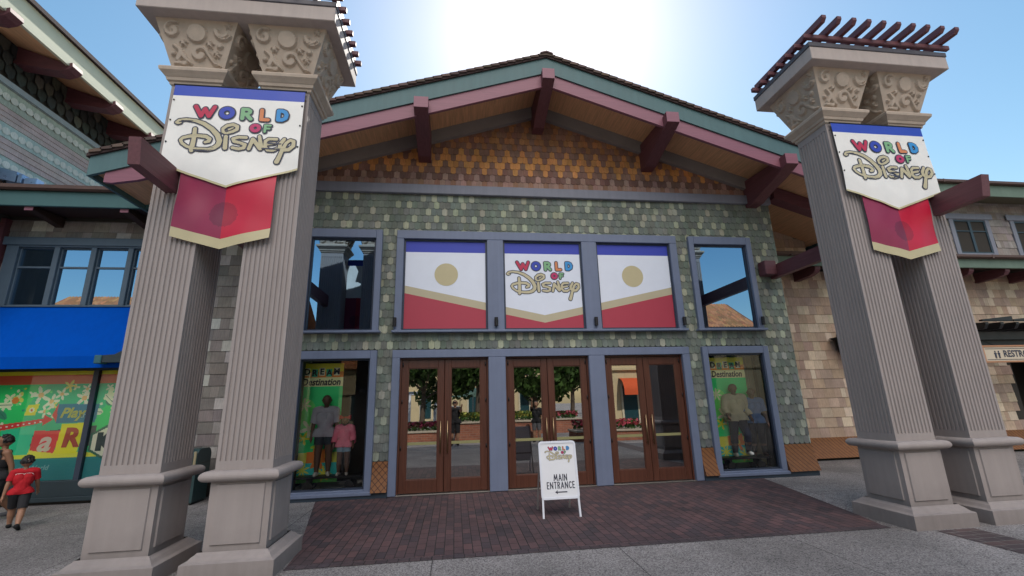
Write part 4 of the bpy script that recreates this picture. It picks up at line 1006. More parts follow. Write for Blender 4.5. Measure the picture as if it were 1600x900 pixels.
def build_pillar(xo):
    xc, yc = TXC + xo, TYC; hw = .28
    ng = 10; gw = .028; pitch = (2 * hw - .04) / ng
    # fluted shaft: profile with half-round grooves on all four sides
    side = [(-hw, 0.0)]
    for k in range(ng):
        c = -hw + .02 + pitch * (k + .5)
        side += [(c - gw / 2, 0), (c - gw / 2 + .003, .010), (c - gw * .2, .016), (c + gw * .2, .016), (c + gw / 2 - .003, .010), (c + gw / 2, 0)]
    prof = []
    for q in range(4):
        cs, sn = [(1, 0), (0, 1), (-1, 0), (0, -1)][q]
        for u, d in side:
            px, py = u, -hw + d
            prof.append((xc + px * cs - py * sn, yc + px * sn + py * cs))
    sh = MB(); n = len(prof); z0, z1 = 1.065, 5.40
    sh.raw([(p[0], p[1], z0) for p in prof] + [(p[0], p[1], z1) for p in prof], [[k, (k + 1) % n, n + (k + 1) % n, n + k] for k in range(n)] + [list(range(n))[::-1], list(range(n, 2 * n))])
    sh.box(xc - hw, xc + hw, yc - hw, yc + hw, .97, z0 - .0); sh.box(xc - hw, xc + hw, yc - hw, yc + hw, z1, 5.56)
    p = sh.build('pillar', PILLAR, tower)
    b = MB(); ring_profile(b, xc, yc, [(.428, 0.0), (.428, .158), (.415, .165), (.40, .168), (.385, .178), (.36, .205), (.335, .222), (.325, .235)])
    b.build('plinth', PILLAR, p)
    d = MB(); ph = .295
    d.box(xc - ph, xc + ph, yc - ph, yc + ph, .22, .90)
    for q in range(4):       # raised panels
        cs, sn = [(1, 0), (0, 1), (-1, 0), (0, -1)][q]
        def W(u, dd, z): return (xc + u * cs - (-ph - dd) * sn, yc + u * sn + (-ph - dd) * cs, z)
        a0, a1, c0, c1 = -.235, .235, .285, .845; e = .016
        O = [W(a0, .0, c0), W(a1, .0, c0), W(a1, .0, c1), W(a0, .0, c1)]; I = [W(a0 + .006, e, c0 + .006), W(a1 - .006, e, c0 + .006), W(a1 - .006, e, c1 - .006), W(a0 + .006, e, c1 - .006)]
        d.face(I)
        for k in range(4): d.face([O[k], O[(k + 1) % 4], I[(k + 1) % 4], I[k]])
    d.build('pedestal', PILLAR, p)
    t = MB(); ring_profile(t, xc, yc, [(.30, .868)] + [(.325 + .058 * math.cos(a), .925 + .052 * math.sin(a)) for a in np.linspace(-math.pi / 2, math.pi / 2, 11)] + [(.282, .978)])
    t.build('torus_ring', PILLAR, p)
    m = MB(); ring_profile(m, xc, yc, [(.285, 5.50), (.300, 5.515), (.305, 5.545), (.325, 5.555), (.335, 5.59), (.345, 5.60), (.365, 5.625), (.392, 5.655), (.398, 5.69), (.392, 5.705), (.33, 5.715), (.325, 5.745), (.30, 5.75)])
    m.build('neck_moulding', CAPST, p)
    # capital: inverted truncated pyramid with carved faces
    NU, NV = 62, 46; zb, zt = 5.745, 6.33; rb, rt = .305, .48
    c = MB()
    for q in range(4):
        cs, sn = [(1, 0), (0, 1), (-1, 0), (0, -1)][q]
        s_ = np.linspace(-1, 1, NU); t_ = np.linspace(0, 1, NV)
        SS, TT = np.meshgrid(s_, t_); RR = rb + (rt - rb) * TT
        U = SS * RR; V = TT * .61
        Hg = .034 * cap_relief(U, V, RR, .6) * np.clip((1 - np.abs(SS)) / .04, 0, 1) * np.clip(np.minimum(TT, 1 - TT) / .03, 0, 1)
        vs = []
        for j in range(NV):
            for i in range(NU):
                dd = -RR[j, i] - Hg[j, i]; vs.append((xc + U[j, i] * cs - dd * sn, yc + U[j, i] * sn + dd * cs, zb + (zt - zb) * t_[j]))
        c.raw(vs, [(j * NU + i, j * NU + i + 1, (j + 1) * NU + i + 1, (j + 1) * NU + i) for j in range(NV - 1) for i in range(NU - 1)])
    c.build('capital', CAPST, p)
for xo in (-.5375, .5375): build_pillar(xo)
mb = MB(); mb.bbox(TXC - 1.155, TXC + 1.155, -3.80, -2.55, 6.33, 6.54, .008); mb.build('slab', SLABM, tower)
mb = MB(); mb.bbox(TXC - 1.165, TXC + 1.165, -3.81, -2.54, 6.54, 6.62, .008); mb.build('slab_flashing', DARKCAP, tower)
mb = MB()
for yy in (-3.6, -3.17, -2.74): mb.box(TXC - 1.0, TXC + 1.0, yy - .03, yy + .03, 6.62, 6.66)
mb.build('sleeper', MAROONX, tower)
for k in range(7):
    yy = -3.83 + k * .195
    t = MB(); t.bbox(TXC - 1.235, TXC + 1.235, yy, yy + .062, 6.66, 6.738, .01); t.build('slat', MAROONX, tower)
for k in range(10):
    xx = TXC - 1.10 + k * 2.2 / 9
    t = MB(); t.prism([(-4.07, 6.79), (-4.03, 6.742), (-2.62, 6.742), (-2.58, 6.79), (-2.58, 6.835), (-4.07, 6.835)], 'x', xx - .033, xx + .033); t.build('rafter', MAROON, tower)
lt = copy_tree(tower); lt.location = (2 * CX - TXC, TYC, 0); lt['label'] = 'left twin-pillar stucco tower beside the green litter bin, capped by timber slats'
ORG[lt.name] = Vector(lt.location)
# timber beams running from the front through the outer pillars
def beam(xa, xb, label):
    o = thing('timber_beam', label, 'beam', ((xa + xb) / 2, -2, 4.2), 'timber beams through the towers')
    m = MB(); m.prism([(-4.13, 4.36), (-4.08, 4.07), (-3.44, 4.055), (.03, 4.05), (.03, 4.33), (-3.44, 4.345)], 'x', xa, xb); m.build('beam_shaft', MAROON, o)
    return o
bR = beam(6.935, 7.055, 'maroon timber beam jutting out of the right tower toward the plaza')
m = MB(); m.bbox(6.66, 6.932, -.20, .03, 4.10, 4.41, .01); m.build('beam_block', MAROONX, bR)
bL = beam(mir(7.055) + .07, mir(6.935) + .07, 'maroon timber beam jutting out of the left tower below the banner')
# ------------------------------------------------------------------ banners
def banner(xc, y, label, ribx=1.0):
    o = thing('tower_banner', label, 'banner', (xc, y, 5.5), 'pennant banners on the towers')
    zt = 5.49
    def sag(x, z):
        u = x - xc; f = max(0, min(1, (zt - z) / 1.3))
        return -.013 * (1 + math.sin(u * 5.1 + z * 2.3 + xc)) * f - .007 * (1 + math.sin(z * 9 + u * 4 + xc * 2)) * f - .004 * (1 + math.sin(u * 17 - z * 6)) * f - .006 * f
    WB, BB, G2, R1, R2, GD = (0.80, 0.79, 0.76), (0.02, 0.06, 0.44), (0.55, 0.50, 0.30), (0.26, 0.02, 0.07), (0.50, 0.008, 0.04), (0.52, 0.46, 0.28)
    def sheet(mb, hw, ztop, zs, cut, colf, y0, nx=36, nz=40, hem=.026, head=None):
        """pennant: straight top, side length zs, point at cut; hem and head bands follow their edges exactly"""
        def zb(u): return ztop - zs - (cut - zs) * (1 - abs(u) / hw)
        us = np.linspace(-hw, hw, nx + 1); hd = head or 0.0
        def lev(u, j):
            if j == 0: return zb(u)
            if j == 1: return zb(u) + hem
            if head and j == nz: return ztop
            m = nz - 1 if head else nz
            return zb(u) + hem + (ztop - hd - zb(u) - hem) * (j - 1) / (m - 1)
        for i in range(nx):
            for j in range(nz):
                q = [(xc + u, y0 + sag(xc + u, lev(u, t)), lev(u, t)) for u, t in ((us[i], j), (us[i + 1], j), (us[i + 1], j + 1), (us[i], j + 1))]
                mb.face(q, colf((us[i] + us[i + 1]) / 2, sum(p[2] for p in q) / 4, j == 0, head and j == nz - 1))
    m = MB(); sheet(m, .765, zt, 1.11, 1.385, lambda u, z, lo, hi: BB if hi else (G2 if lo else WB), y, 40, 40, .026, .155); up = m.build('upper_pennant', VINYL, o)
    add_logo(up, xc + .01, zt, y - .006, 1.0, sag)
    for s in (-1, 1):
        for dz in (.22, .50, .80):
            m = MB(); m.ball((xc + s * .745, y - .004 + sag(xc + s * .745, zt - dz), zt - dz), .011, 5); m.build('eyelet', BLACKM, up)
    m = MB(); m.tube((xc - .78, y + .004, zt + .004), (xc + .78, y + .004, zt + .004), .012); m.build('rod', BLACKM, up)
    def redc(u, z, lo, hi):
        if lo: return GD
        if math.hypot(u, z - 3.78) < .155: return (0.17, 0.016, 0.055) if u < 0 else (0.33, 0.008, 0.035)
        return R1 if u < 0 else R2
    m = MB(); sheet(m, .535, 4.42, .92, 1.06, redc, y + .020, 80, 70, .118); m.build('lower_pennant', VINYL, o)
    return o
banner(2 * CX - TXC + .015, -3.495, 'white, blue and red pennant banner hanging on the left tower')
banner(TXC - .01, -3.495, 'white, blue and red pennant banner hanging on the right tower')

# ------------------------------------------------------------------ sandwich board
sb = thing('sandwich_board', 'white folding sandwich board sign standing on the brick paving before the middle doors', 'sign', (1.5, -1.8, 0))
WHM = pm('white_plastic', (0.70, 0.73, 0.80), .35, .04, 5, 0)
BZ0, BZ1 = .235, 1.0
def sbp(x, z, d=0.0): return (x, -2.055 + z * .155 - d, z)      # front leaf leans back
x0, x1 = 1.215, 1.765
def rr(x0, x1, z0, z1, r, n=5):
    P = []
    for cx, cz, a in ((x1 - r, z1 - r, 0), (x0 + r, z1 - r, 90), (x0 + r, z0 + r, 180), (x1 - r, z0 + r, 270)):
        for k in range(n + 1): P.append((cx + r * math.cos(rad(a + 90 * k / n)), cz + r * math.sin(rad(a + 90 * k / n))))
    return P
m = MB(); P = rr(x0, x1, BZ0, BZ1, .045); Q = rr(x0 + .028, x1 - .028, BZ0 + .028, BZ1 - .028, .025); n = len(P)
for k in range(n):
    a, b, c, d = P[k], P[(k + 1) % n], Q[(k + 1) % n], Q[k]
    m.face([sbp(*a, .016), sbp(*b, .016), sbp(*c, .016), sbp(*d, .016)]); m.face([sbp(*a, .016), sbp(*a, -.016), sbp(*b, -.016), sbp(*b, .016)]); m.face([sbp(*d, .016), sbp(*c, .016), sbp(*c, .004), sbp(*d, .004)])
m.fixn = True; m.build('frame', WHM, sb)
m = MB(); m.face([sbp(a, b, .006) for a, b in rr(x0 + .02, x1 - .02, BZ0 + .02, BZ1 - .02, .02)]); m.face([sbp(a, b, -.010) for a, b in rr(x0 + .01, x1 - .01, BZ0 + .01, BZ1 - .01, .02)]); face = m.build('panel', SIGNW, sb)
for x in (x0 + .02, x1 - .02):
    m = MB(); m.bar(sbp(x + (.006 if x > 1.5 else -.006), 0.0), sbp(x, BZ0 + .03), .026, .02); m.build('leg', WHM, sb)
for x in (x0 + .03, x1 - .03):
    m = MB(); m.bar((x, -1.49, 0.0), (x, -1.90, .99), .024, .02); m.build('leg', pm('grey_leg', (0.30, 0.28, 0.28), .5), sb)
m = MB(); m.box(x0 + .03, x1 - .03, -1.70, -1.685, .42, .45); m.build('brace', pm('grey_leg', (0.30, 0.28, 0.28), .5), sb)
def on_board(polys, x, z, s, d, col, mb, rows=None):
    for p in polys: mb.face([sbp(x + a * s, z + b * s, d) for a, b in p], col)
m = MB(); on_board(LOGO_OUT, 1.50, 1.005, .285, .009, (0.16, 0.16, 0.19), m)
for p in LOGO_OUT2: on_board(p, 1.50, 1.005, .285, .009, (0.10, 0.10, 0.14), m)
for i, (k, p) in enumerate(LOGO_FILL.items()): on_board(p, 1.50, 1.005, .285, .011 + .0003 * i, LCOL[k], m)
m.build('store_lettering', LOGOM, face)
GL = dict(M=(.9, [[(0, 0), (.12, 1), (.45, .2), (.78, 1), (.9, 0)]]), A=(.72, [[(0, 0), (.36, 1), (.72, 0)], [(.13, .32), (.59, .32)]]), I=(.0, [[(0, 0), (0, 1)]]), N=(.66, [[(0, 0), (0, 1), (.66, 0), (.66, 1)]]),
          E=(.45, [[(.45, 0), (0, 0), (0, 1), (.45, 1)], [(0, .5), (.38, .5)]]), T=(.56, [[(0, 1), (.56, 1)], [(.28, 1), (.28, 0)]]), R=(.5, [[(0, 0), (0, 1), (.3, 1), (.48, .88), (.48, .66), (.3, .52), (0, .52)], [(.26, .52), (.5, 0)]]),
          C=(.6, [[(.6, .86), (.45, .98), (.3, 1), (.1, .85), (0, .5), (.1, .15), (.3, 0), (.45, .02), (.6, .14)]]))
def stroke_text(t, h, w):
    x = 0; S = []
    for ch in t:
        adv, st = GL[ch]
        for q in st: S.append([((x + u * .66) * h, v * h, w) for u, v in q])
        x += adv * .66 + .27
    W = (x - .27) * h
    return [[(a - W / 2, b - h / 2, r) for a, b, r in q] for q in S]
m = MB(); on_board(sdf_polys(stroke_text('MAIN', .080, .0060), 0, .003), 1.505, .512, 1, .009, (0.03, 0.035, 0.06), m); on_board(sdf_polys(stroke_text('ENTRANCE', .080, .0060), 0, .003), 1.505, .412, 1, .009, (0.03, 0.035, 0.06), m)
on_board([[(-.09, 0), (-.05, .026), (-.056, .007), (.085, .007), (.085, -.007), (-.056, -.007), (-.05, -.026)][::-1]], 1.505, .325, 1, .009, (0.03, 0.035, 0.06), m)
m.build('lettering', LOGOM, face)

# ------------------------------------------------------------------ litter bin
bn = thing('litter_bin', 'dark green round-topped litter bin standing between the left tower pillars', 'bin', (-4.75, .43, 0))
BINM = pm('bin_green', (0.028, 0.062, 0.066), .4, .12, 5, .04); BINF = pm('bin_front', (0.13, 0.20, 0.20), .45, .1, 5, .04)
pr = [(.20, .04), (.20, .76)] + [(.33 + .13 * math.cos(rad(a)), .78 + .13 * math.sin(rad(a))) for a in range(180, 89, -10)] + [(.53 + .13 * math.cos(rad(a)), .78 + .13 * math.sin(rad(a))) for a in range(90, -1, -10)] + [(.66, .04)]
m = MB(); m.prism(pr, 'x', -5.10, -4.45); m.build('body', BINM, bn)
m = MB(); m.bbox(-5.04, -4.51, .185, .199, .08, .60, .004); m.build('front_panel', BINF, bn)
m = MB(); m.bbox(-5.0, -4.53, .180, .199, .70, .80, .008); m.build('opening', pm('bin_black', (.004, .004, .004), .9), bn)
for a in (-4.505, -5.09):
    m = MB(); m.bbox(a, a + .045, .178, .199, .62, .87, .012); m.build('brass_edge', pm('brass', (0.42, 0.36, 0.24), .35, .1, 8, 0, metal=.6), bn)
m = MB(); m.box(-5.08, -4.47, .22, .64, 0, .04); m.build('base', BLACKM, bn)
m = MB(); m.box(-4.452, -4.444, .21, .65, .66, .668); m.build('lid_seam', BLACKM, bn)

# ------------------------------------------------------------------ people and shop figures
def capsule(mb, p0, p1, r0, r1, n=10):
    p0, p1 = Vector(p0), Vector(p1)
    if (p1 - p0).length > 1e-5: mb.tube(p0, p1, r0, r1, n)
    mb.ball(p0, r0, 6); mb.ball(p1, r1, 6)
def dirv(pitch, abd=0.0):
    """unit vector: pitch forward (towards local -Y) and abduction to +X, degrees, measured from straight down"""
    a, b = rad(pitch), rad(abd)
    return Vector((math.sin(b) * math.cos(a), -math.sin(a) * math.cos(b), -math.cos(a) * math.cos(b)))
def figure(H, loc, yaw, P, voxel=.0065, headk=1.0, hands=True):
    """builds one continuous body; returns vertices (world), faces, nearest bone per vertex, and bones"""
    hip = .515 * H; B = []
    leanv = rad(P.get('lean', 0)); up = Vector((0, -math.sin(leanv), math.cos(leanv)))
    pel = Vector((0, 0, hip + P.get('drop', 0) * H))
    chest = pel + up * .20 * H; neck = pel + up * .305 * H; shz = pel + up * .285 * H
    wS = .112 * H; wH = .052 * H
    B.append(('pelvis', pel + Vector((-wH * .7, 0, .01 * H)), pel + Vector((wH * .7, 0, .01 * H)), .062 * H, .062 * H))
    B.append(('belly', pel + up * .04 * H, pel + up * .13 * H, .068 * H, .066 * H))
    B.append(('torso', pel + up * .15 * H + Vector((-.035 * H, 0, 0)), chest + Vector((-.045 * H, 0, 0)), .058 * H, .062 * H))
    B.append(('torso', pel + up * .15 * H + Vector((.035 * H, 0, 0)), chest + Vector((.045 * H, 0, 0)), .058 * H, .062 * H))
    B.append(('torso', shz + Vector((-wS * .8, 0, -.01 * H)), shz + Vector((wS * .8, 0, -.01 * H)), .042 * H, .042 * H))
    hd = (neck + up * .03 * H)
    turn = rad(P.get('turn', 0)); nod = P.get('nod', 0)
    fw = Vector((math.sin(turn), -math.cos(turn), -math.sin(rad(nod)))).normalized()
    B.append(('neck', neck - up * .02 * H, hd + up * .02 * H, .032 * H, .029 * H))
    hr = .058 * H * headk; hc = hd + up * (.062 * H * headk + .005 * H)
    B.append(('head', hc - up * .018 * H + fw * .018 * H, hc - up * .028 * H + fw * .020 * H, hr * .72, hr * .66)); B.append(('head', hc - fw * .012 * H, hc + up * .018 * H + fw * .004 * H, hr * .98, hr * .98))
    B.append(('nose', hc + fw * (hr * 1.0) - up * .004 * H, hc + fw * (hr * 1.12) - up * .016 * H, .006 * H, .009 * H))
    sdv = fw.cross(Vector((0, 0, 1))).normalized()
    for s in (-1, 1): B.append(('ear', hc + sdv * s * hr * .95 - up * .004 * H, hc + sdv * s * hr * 1.02 + up * .008 * H, .008 * H, .010 * H))
    ends = {}
    for s, k in ((-1, 'R'), (1, 'L')):
        a = P.get('arm' + k, (5, 8, 15))
        S = shz + Vector((s * wS, 0, -.012 * H)); d1 = dirv(a[0], s * a[1]); E = S + d1 * .165 * H
        d2 = dirv(a[0] + a[2], s * a[1] * .5 if len(a) < 4 else s * a[3]); Wp = E + d2 * .145 * H
        B.append(('uarm' + k, S, E, .036 * H, .027 * H)); B.append(('farm' + k, E, Wp, .027 * H, .019 * H))
        pm_ = Wp + d2 * .045 * H; B.append(('hand' + k, Wp, pm_, .017 * H, .021 * H))
        side = d2.cross(Vector((1, 0, 0)) if abs(d2.x) < .8 else Vector((0, 1, 0))).normalized()
        if hands:
            inn = Vector((-s, 0, 0))
            for f, (o, ln) in enumerate(((-.018, .040), (-.006, .046), (.006, .043), (.018, .034))):
                r = pm_ + side * o * H; m1 = r + d2 * ln * .55 * H; m2 = m1 + (d2 + inn * .7).normalized() * ln * .5 * H
                B.append(('hand' + k, r, m1, .0066 * H, .0062 * H)); B.append(('hand' + k, m1, m2, .0062 * H, .0054 * H))
            tb = Wp + d2 * .015 * H + side * -.016 * H; B.append(('hand' + k, tb, tb + (d2 * .7 - side * .7 + inn * .4).normalized() * .035 * H, .008 * H, .0065 * H))
        ends['hand' + k] = pm_
        l = P.get('leg' + k, (2, 3, 4))
        Hp = pel + Vector((s * wH, 0, -.01 * H)); e1 = dirv(l[0], s * l[1]); K = Hp + e1 * .245 * H; e2 = dirv(l[0] - l[2], s * l[1] * .4); A = K + e2 * .225 * H
        B.append(('thigh' + k, Hp, K, .062 * H, .044 * H)); B.append(('shin' + k, K, K + e2 * .09 * H, .041 * H, .043 * H)); B.append(('shin' + k, K + e2 * .09 * H, A, .041 * H, .025 * H))
        fp = rad(P.get('foot' + k, 0)); fd = Vector((s * .12, -math.cos(fp), -math.sin(fp))).normalized()
        B.append(('foot' + k, A - Vector((0, 0, .010 * H)) - fd * .02 * H, A + fd * .085 * H - Vector((0, 0, .016 * H)), .027 * H, .018 * H)); ends['foot' + k] = A
    mb = MB()
    for nme, a, b, r0, r1 in B: capsule(mb, a, b, r0, r1)
    me = bpy.data.meshes.new('body_source'); me.from_pydata(mb.v, [], mb.f); me.update()
    o = bpy.data.objects.new('body_source', me); COL.objects.link(o)
    r = o.modifiers.new('r', 'REMESH'); r.mode = 'VOXEL'; r.voxel_size = voxel * max(H, .6)
    sm = o.modifiers.new('s', 'SMOOTH'); sm.iterations = 4; sm.factor = .5
    bpy.context.view_layer.update()
    ev = bpy.data.meshes.new_from_object(o.evaluated_get(bpy.context.evaluated_depsgraph_get()))
    V = np.array([v.co for v in ev.vertices]); F = [list(p.vertices) for p in ev.polygons]; Nn = np.array([v.normal for v in ev.vertices])
    bpy.data.objects.remove(o); bpy.data.meshes.remove(me); bpy.data.meshes.remove(ev)
    zmin = V[:, 2].min(); V[:, 2] -= zmin
    D = np.full((len(B), len(V)), 9.0); T = np.zeros((len(B), len(V)))
    for i, (nme, a, b, r0, r1) in enumerate(B):
        a = np.array(a) - (0, 0, zmin); b = np.array(b) - (0, 0, zmin); d = b - a; l2 = max(d @ d, 1e-9)
        t = np.clip((V - a) @ d / l2, 0, 1); T[i] = t; D[i] = np.linalg.norm(V - a - t[:, None] * d, axis=1) - (r0 + t * (r1 - r0))
    near = D.argmin(0); names = np.array([b[0] for b in B])[near]; tt = T[near, np.arange(len(V))]
    c, s = math.cos(yaw), math.sin(yaw); R = np.array([[c, -s, 0], [s, c, 0], [0, 0, 1]])
    hcl = np.array(hc) - (0, 0, zmin); fwl = np.array(fw)
    return dict(V=V, N=Nn, F=F, names=names, t=tt, R=R, loc=np.array(loc, float), H=H, hc=hcl, fw=fwl, hr=hr, zmin=zmin, ends={k: np.array(v) - (0, 0, zmin) for k, v in ends.items()})
def fig_mesh(fg, V, F, name, mat, parent):
    mb = MB(); W = V @ fg['R'].T + fg['loc']; mb.v = [tuple(p) for p in W]; mb.f = F; mb.c = [None] * len(F)
    return mb.build(name, mat, parent, smooth=True)
def garment(fg, pred, off, name, mat, parent, loose=None):
    keep = pred(fg); V = fg['V'] + fg['N'] * off
    if loose is not None: V = V + loose(fg)
    idx = {}; F = []
    for f in fg['F']:
        if all(keep[k] for k in f): F.append([idx.setdefault(k, len(idx)) for k in f])
    if not F: return None
    inv = np.array(sorted(idx, key=idx.get)); return fig_mesh(fg, V[inv], F, name, mat, parent)
SKIN = pm('skin_warm', (0.30, 0.16, 0.10), .55, .08, 20, 0); SKIND = pm('skin_deep', (0.12, 0.065, 0.045), .5, .08, 20, 0); HAIR = pm('hair_black', (0.010, 0.008, 0.008), .5, .3, 60, .4, 200)
def cl(name, c): return pm(name, c, .85, .10, 14, .2, 120)
def is_(fg, *ks): return np.array([any(n.startswith(k) for k in ks) for n in fg['names']])
def headz(fg): return fg['V'] - fg['hc']
def hair_pred(front=.25, low=-.35):
    def f(fg):
        q = headz(fg); fwd = q @ fg['fw'] / fg['hr']; up = q[:, 2] / fg['hr']
        return is_(fg, 'head', 'ear') & (((up > .50) & (fwd < .45 + .35 * (up - .5))) | ((fwd < front) & (up > low)))
    return f
def dress(fg, root, skin, top, bottom, sleeve=.75, hem=.85, shoes=None, hair=True, topoff=.014, tank=False, long=False, hairm=None, body_name='body'):
    H = fg['H']; V = fg['V']
    fig_mesh(fg, V, fg['F'], body_name, skin, root)
    hemz = (.515 - .045) * H - fg['zmin'] * 0
    def tp(g):
        body = is_(g, 'torso', 'belly') | ((is_(g, 'pelvis') | is_(g, 'thigh')) & (V[:, 2] > hemz))
        if tank: return body & ~((np.abs(V[:, 0]) > .085 * H) & (V[:, 2] > .70 * H)) & (V[:, 2] < .80 * H)
        return body | (is_(g, 'uarm') & (g['t'] < sleeve)) | (is_(g, 'farm') & (sleeve > 1) & (g['t'] < sleeve - 1)) | (is_(g, 'neck') & (g['t'] < .05))
    def flare(g):
        out = np.zeros_like(V); w = np.clip((.72 * H - V[:, 2]) / (.25 * H), 0, 1) * (~is_(g, 'farm', 'uarm', 'hand')); out[:, :2] = V[:, :2] * (w * .16)[:, None]
        out += (mnoise_arr(V * (14 / H)) * .006 * H)
        return out
    garment(fg, tp, topoff * H, 'shirt' if not tank else 'tank_top', top, root, flare)
    def bt(g): return is_(g, 'pelvis') | (is_(g, 'thigh') & (g['t'] < hem)) | (is_(g, 'belly') & (g['t'] < .3)) | ((is_(g, 'thigh') | (is_(g, 'shin') & (g['t'] < .95))) if long else False)
    garment(fg, bt, .009 * H, 'trousers' if long else 'shorts', bottom, root)
    if shoes is not None: garment(fg, lambda g: is_(g, 'foot') | (is_(g, 'shin') & (V[:, 2] < .045 * H)), .006 * H, 'shoes', shoes, root)
    if hair: garment(fg, hair_pred(), .006 * H, 'hair', hairm or HAIR, root, lambda g: mnoise_arr(V * (55 / H)) * .010 * H)
def mnoise_arr(P): return np.array([[mnoise.noise(Vector(p)), mnoise.noise(Vector(p) + Vector((9, 3, 1))), mnoise.noise(Vector(p) + Vector((2, 7, 5)))] for p in P])
BLK = cl('black_cotton', (0.012, 0.012, 0.014))
# boy walking away
b0 = thing('person', 'child in a red t-shirt and dark shorts walking beside the mural window', 'person', (-6.24, -.86, 0))
fg = figure(1.0, (-6.24, -.86, 0), rad(-148), dict(legL=(26, 2, 14), legR=(-16, 2, 22), armL=(-12, 12, 8), armR=(16, 12, 18), lean=3, turn=-18, footR=25), .0052, 1.22)
dress(fg, b0, SKIN, cl('red_jersey', (0.42, 0.008, 0.016)), cl('dark_grey_cotton', (0.022, 0.022, 0.026)), .72, .90, cl('black_shoe', (0.01, 0.01, 0.011)))
garment(fg, lambda g: is_(g, 'torso') & (np.abs(g['V'][:, 2] - .735) < .006) & (g['V'][:, 1] > 0), .022, 'shirt_piping', cl('white_piping', (.6, .6, .6)), b0)
# adult partly outside the frame
b1 = thing('person', 'person in a black tank top walking past the mural at the left edge', 'person', (-7.05, -.25, 0))
fg = figure(1.30, (-7.05, -.25, 0), rad(-35), dict(legL=(18, 2, 6), legR=(-14, 2, 20), armL=(-18, 10, 10), armR=(18, 10, 20), lean=4, turn=-25), .0052, 1.08)
dress(fg, b1, pm('skin_tan', (0.24, 0.12, 0.07), .55, .08, 20, 0), BLK, cl('black_shorts', (0.014, 0.014, 0.016)), .6, .95, cl('grey_shoe', (0.10, 0.10, 0.11)), tank=True, topoff=.010)
# shop-window figures
def mannequin(H, x, y, z, yaw, P, top, bottom, label, sleeve=.8, hem=.8, hair=False, long=False, topoff=.016, shoes=None):
    r = thing('mannequin', label, 'mannequin', (x, y, z)); f = figure(H, (x, y, z), yaw, P, .009, 1.0)
    dress(f, r, SKIND, top, bottom, sleeve, hem, shoes, hair, topoff, long=long, body_name='figure'); return r, f
WSHOE = cl('white_trainer', (0.55, 0.55, 0.52))
stg = [('display_bench', 'low dark bench with small wheels under two figures in the left display window', -2.80, -1.65), ('display_bench', 'low dark bench with small wheels under two figures in the right display window', 5.28, 6.36)]
for nme, lab, a, b in stg:
    o = thing(nme, lab, 'bench', ((a + b) / 2, .34, .12)); m = MB(); m.bbox(a, b, .14, .50, .335, .375, .008); m.build('top', BLACKM, o)
    for x in (a + .22, b - .22):
        m = MB(); m.tube((x, .17, .205), (x, .21, .205), .085, .085, 20); m.tube((x, .43, .205), (x, .47, .205), .085, .085, 20); m.build('wheel', BLACKM, o)
        m = MB(); m.box(x - .03, x + .03, .21, .43, .20, .335); m.build('leg', BLACKM, o)
mannequin(1.42, -2.36, .25, .376, rad(10), dict(armL=(4, 9, 10), armR=(0, 10, 8)), cl('grey_tee', (0.34, 0.34, 0.39)), cl('dark_denim', (0.03, 0.045, 0.06)), 'adult figure in a grey t-shirt and dark shorts, left display window', .95, .55, shoes=WSHOE, topoff=.022)
r, f = mannequin(1.02, -2.0, .22, .376, rad(5), dict(armL=(8, 14, 30), armR=(6, 14, 20)), cl('pink_jumper', (0.68, 0.17, 0.25)), cl('pale_denim', (0.24, 0.38, 0.48)), 'child figure in a pink jumper and denim shorts, left display window', 1.7, .5, topoff=.030, shoes=WSHOE)
m = MB()
for s in (-1, 1): m.prism([(-2.0, 1.368), (-2.0 + s * .10, 1.335), (-2.0 + s * .10, 1.415)], 'y', .17, .22)
m.ball((-2.0, .195, 1.368), .022, 6); m.build('hair_bow', cl('red_bow', (.40, .03, .03)), r)
mannequin(1.46, 5.80, .26, .376, rad(-12), dict(legL=(28, 3, 40), legR=(-4, 3, 2), armL=(-14, 18, 50), armR=(14, 16, 40), lean=-2), cl('olive_jacket', (0.40, 0.38, 0.27)), cl('navy_trousers', (0.02, 0.022, 0.035)), 'striding adult figure in an olive jacket, right display window', 1.85, .9, long=True, topoff=.026, shoes=WSHOE)
mannequin(1.36, 6.18, .24, .376, rad(-20), dict(armL=(6, 10, 12), armR=(4, 12, 30)), cl('blue_tee', (0.06, 0.15, 0.34)), cl('black_trousers', (0.015, 0.015, 0.018)), 'figure in a dark blue shirt near the curtain, right display window', .95, .9, long=True, topoff=.022)
cu = MB()
for k in range(40):
    x0_, x1_ = 6.25 + k * .008, 6.25 + (k + 1) * .008
    cu.face([(x0_, .62 + .02 * math.sin(k * 1.1), .15), (x1_, .62 + .02 * math.sin((k + 1) * 1.1), .15), (x1_, .62 + .02 * math.sin((k + 1) * 1.1), 2.42), (x0_, .62 + .02 * math.sin(k * 1.1), 2.42)])
tag(cu.build('curtain', cl('curtain_cloth', (0.55, 0.49, 0.32)), loc=(6.4, .6, .2)), 'pleated beige curtain at the side of the right display window', 'curtain')

